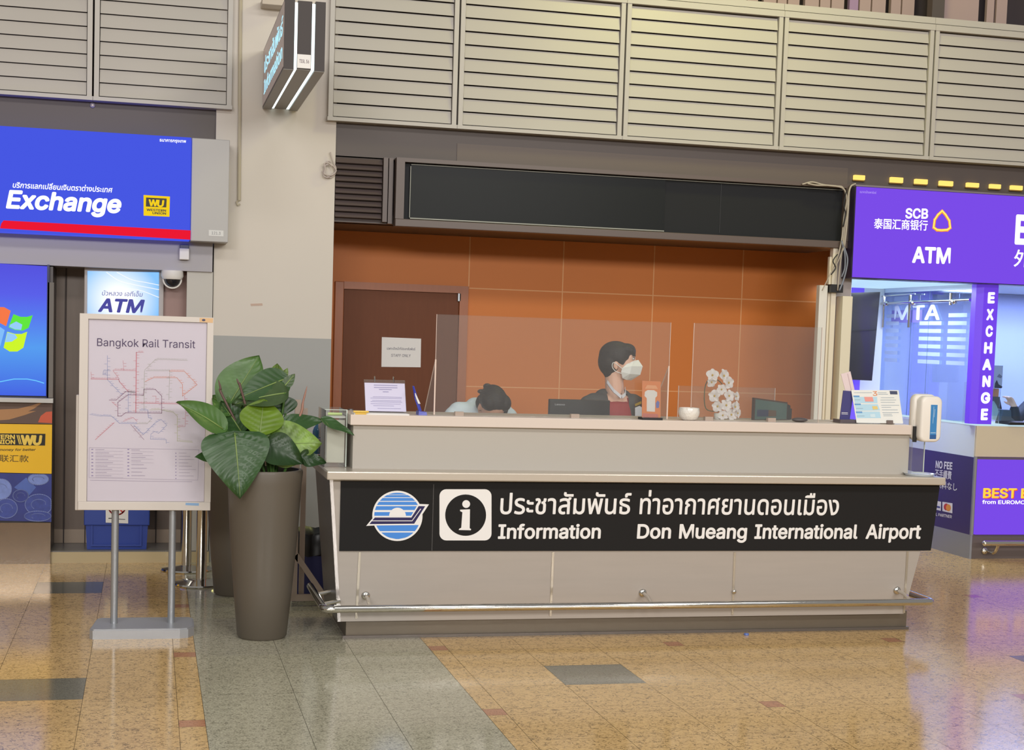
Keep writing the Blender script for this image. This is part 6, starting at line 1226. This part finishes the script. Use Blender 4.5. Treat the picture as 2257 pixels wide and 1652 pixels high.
for sg in (-1, 1): mb.cap((6.96+sg*0.08, 10.70, 0.78), (6.96+sg*0.09, 10.70, 0.42), 0.078, 0.052); mb.cap((6.96+sg*0.09, 10.70, 0.42), (6.96+sg*0.09, 10.72, 0.08), 0.05, 0.036); mb.cap((6.96+sg*0.09, 10.74, 0.034), (6.96+sg*0.09, 10.60, 0.03), 0.034, 0.028)
remesh(mb, 'body', skin, p3, 0.006, 3)
for sg in (-1, 1):
    mb = MB(); mb.ell((6.96+sg*0.031, 10.486, 1.425), (0.013, 0.008, 0.006), n=12); mb.build('eye', MATS['iris_dark'], p3, 'all')
mb = MB(); mb.ell((6.96, 10.49, 1.36), (0.022, 0.01, 0.006), n=12); mb.build('mouth', mat('lips', rgb(176, 100, 92), 0.5), p3, 'all')
mb = MB(); sl_ = el+(wr3-el)*0.82; mb.cap(sh, el, 0.058, 0.052); mb.cap(el, sl_, 0.052, 0.036); mb.ell((6.96, 10.68, 1.08), (0.185, 0.115, 0.21)); mb.ell((6.96, 10.70, 0.85), (0.165, 0.115, 0.21)); mb.cap((6.84, 10.66, 1.2), (7.08, 10.66, 1.2), 0.06, 0.06); mb.cap(sh2, (7.16, 10.5, 0.99), 0.058, 0.05); mb.cap((7.16, 10.5, 0.99), (7.08, 10.43, 1.035), 0.048, 0.04)
remesh(mb, 'jacket', mat('black_sleeve', rgb(36, 34, 40), 0.7), p3, 0.007, 3)
mb = MB(); mb.ell((6.96, 10.583, 1.468), (0.08, 0.096, 0.078)); mb.ell((6.96, 10.64, 1.40), (0.076, 0.06, 0.09)); remesh(mb, 'hair', hairm, p3, 0.006, 3)
# alcove back wall, purple strip, wall screen
mb = MB(); mb.box((5.305, 11.46, 0), (XK-0.008, 11.56, 2.018)); struct('wall_alcove', mb, bw_)
mb = MB(); q = [(4.90, 9.995), (XK-0.012, 9.995), (XK-0.012, 11.56), (5.31, 11.56), (5.31, 10.86)]; mb.hexa([(x_, y_, 2.02) for x_, y_ in q], [(x_, y_, 2.06) for x_, y_ in q]); struct('ceiling', mb, lit('alcove_light_ceiling', 186, 222, 250, 1.0))
mb = MB(); mb.box((5.42, 11.40, 0.0), (5.68, 11.452, 2.015)); tag(mb.build('purple_panel', mat('alcove_purple', rgb(110, 84, 220), 0.4, emit=rgb(100, 70, 230), es=0.5)), 'upright purple strip on the alcove wall behind the black wall screen', 'panel')
t = thing('wall_screen', (5.5, 11.1, 1.27), 'tall black screen hanging beside the bank booth glass', 'screen')
Yw = 11.1; q = [at(1868, 836, Yw), at(1922, 838.5, Yw-0.02), at(1940, 643, Yw-0.02), at(1873, 645, Yw)]
mb = MB(); mb.hexa(q, [p_+Vector((0.01, 0.05, 0)) for p_ in q]); mb.build('case', mat('wall_screen_black', rgb(46, 44, 48), 0.12), t)
mb = MB(); mb.box((q[0].x+0.1, Yw+0.04, 1.5), (q[0].x+0.14, 11.398, 1.56)); mb.build('wall_arm', black, t)
pw = YP(Yw-0.022)
decal('seam', pw, [(1871, 728), (1932, 725), (1932, 726.5), (1871, 729.5)], MATS['seam_dark'], t, 0.0)
lamp('alcove_lamp', (5.4, 10.6, 2.0), (5.4, 10.6, 0), 0.7, 0.7, 20, (0.75, 0.88, 1.0))
lamp('booth_lamp', (7.0, 10.8, 2.0), (7.0, 10.8, 0), 1.6, 0.8, 42, (0.56, 0.62, 1.0))
# notice on the door
t = thing('door_notice', (1.68, YB-0.013, 1.3), 'white STAFF ONLY notice on the brown door', 'notice')
pN = YP(YB-0.0125)
decal('sheet', pN, [(840.5, 808), (927, 809), (928, 746), (841.5, 742.5)], paper, t, 0.001, 0.002)
ink = mat('notice_ink', rgb(96, 90, 110), 0.6); letters('STAFF ONLY', pN, (862, 785.5), (905, 786.5), 6, ink, t, 'E', 0.0, e=0.004); letters('เฉพาะเจ้าหน้าที่ประชาสัมพันธ์', pN, (852.5, 770), (915, 771.5), 4.2, ink, t, 'า', 0.004, e=0.004)
# bottle cap on the floor
c = atz(1645, 1399, 0); mb = MB(); mb.lathe((c.x, c.y, 0.0005), [(0.013, 0), (0.014, 0.004), (0.012, 0.010)], 16); tag(mb.build('bottle_cap', mat('cap_blue', rgb(96, 120, 190), 0.3), None, True), 'tiny blue cap lying on the floor before the counter', 'cap')
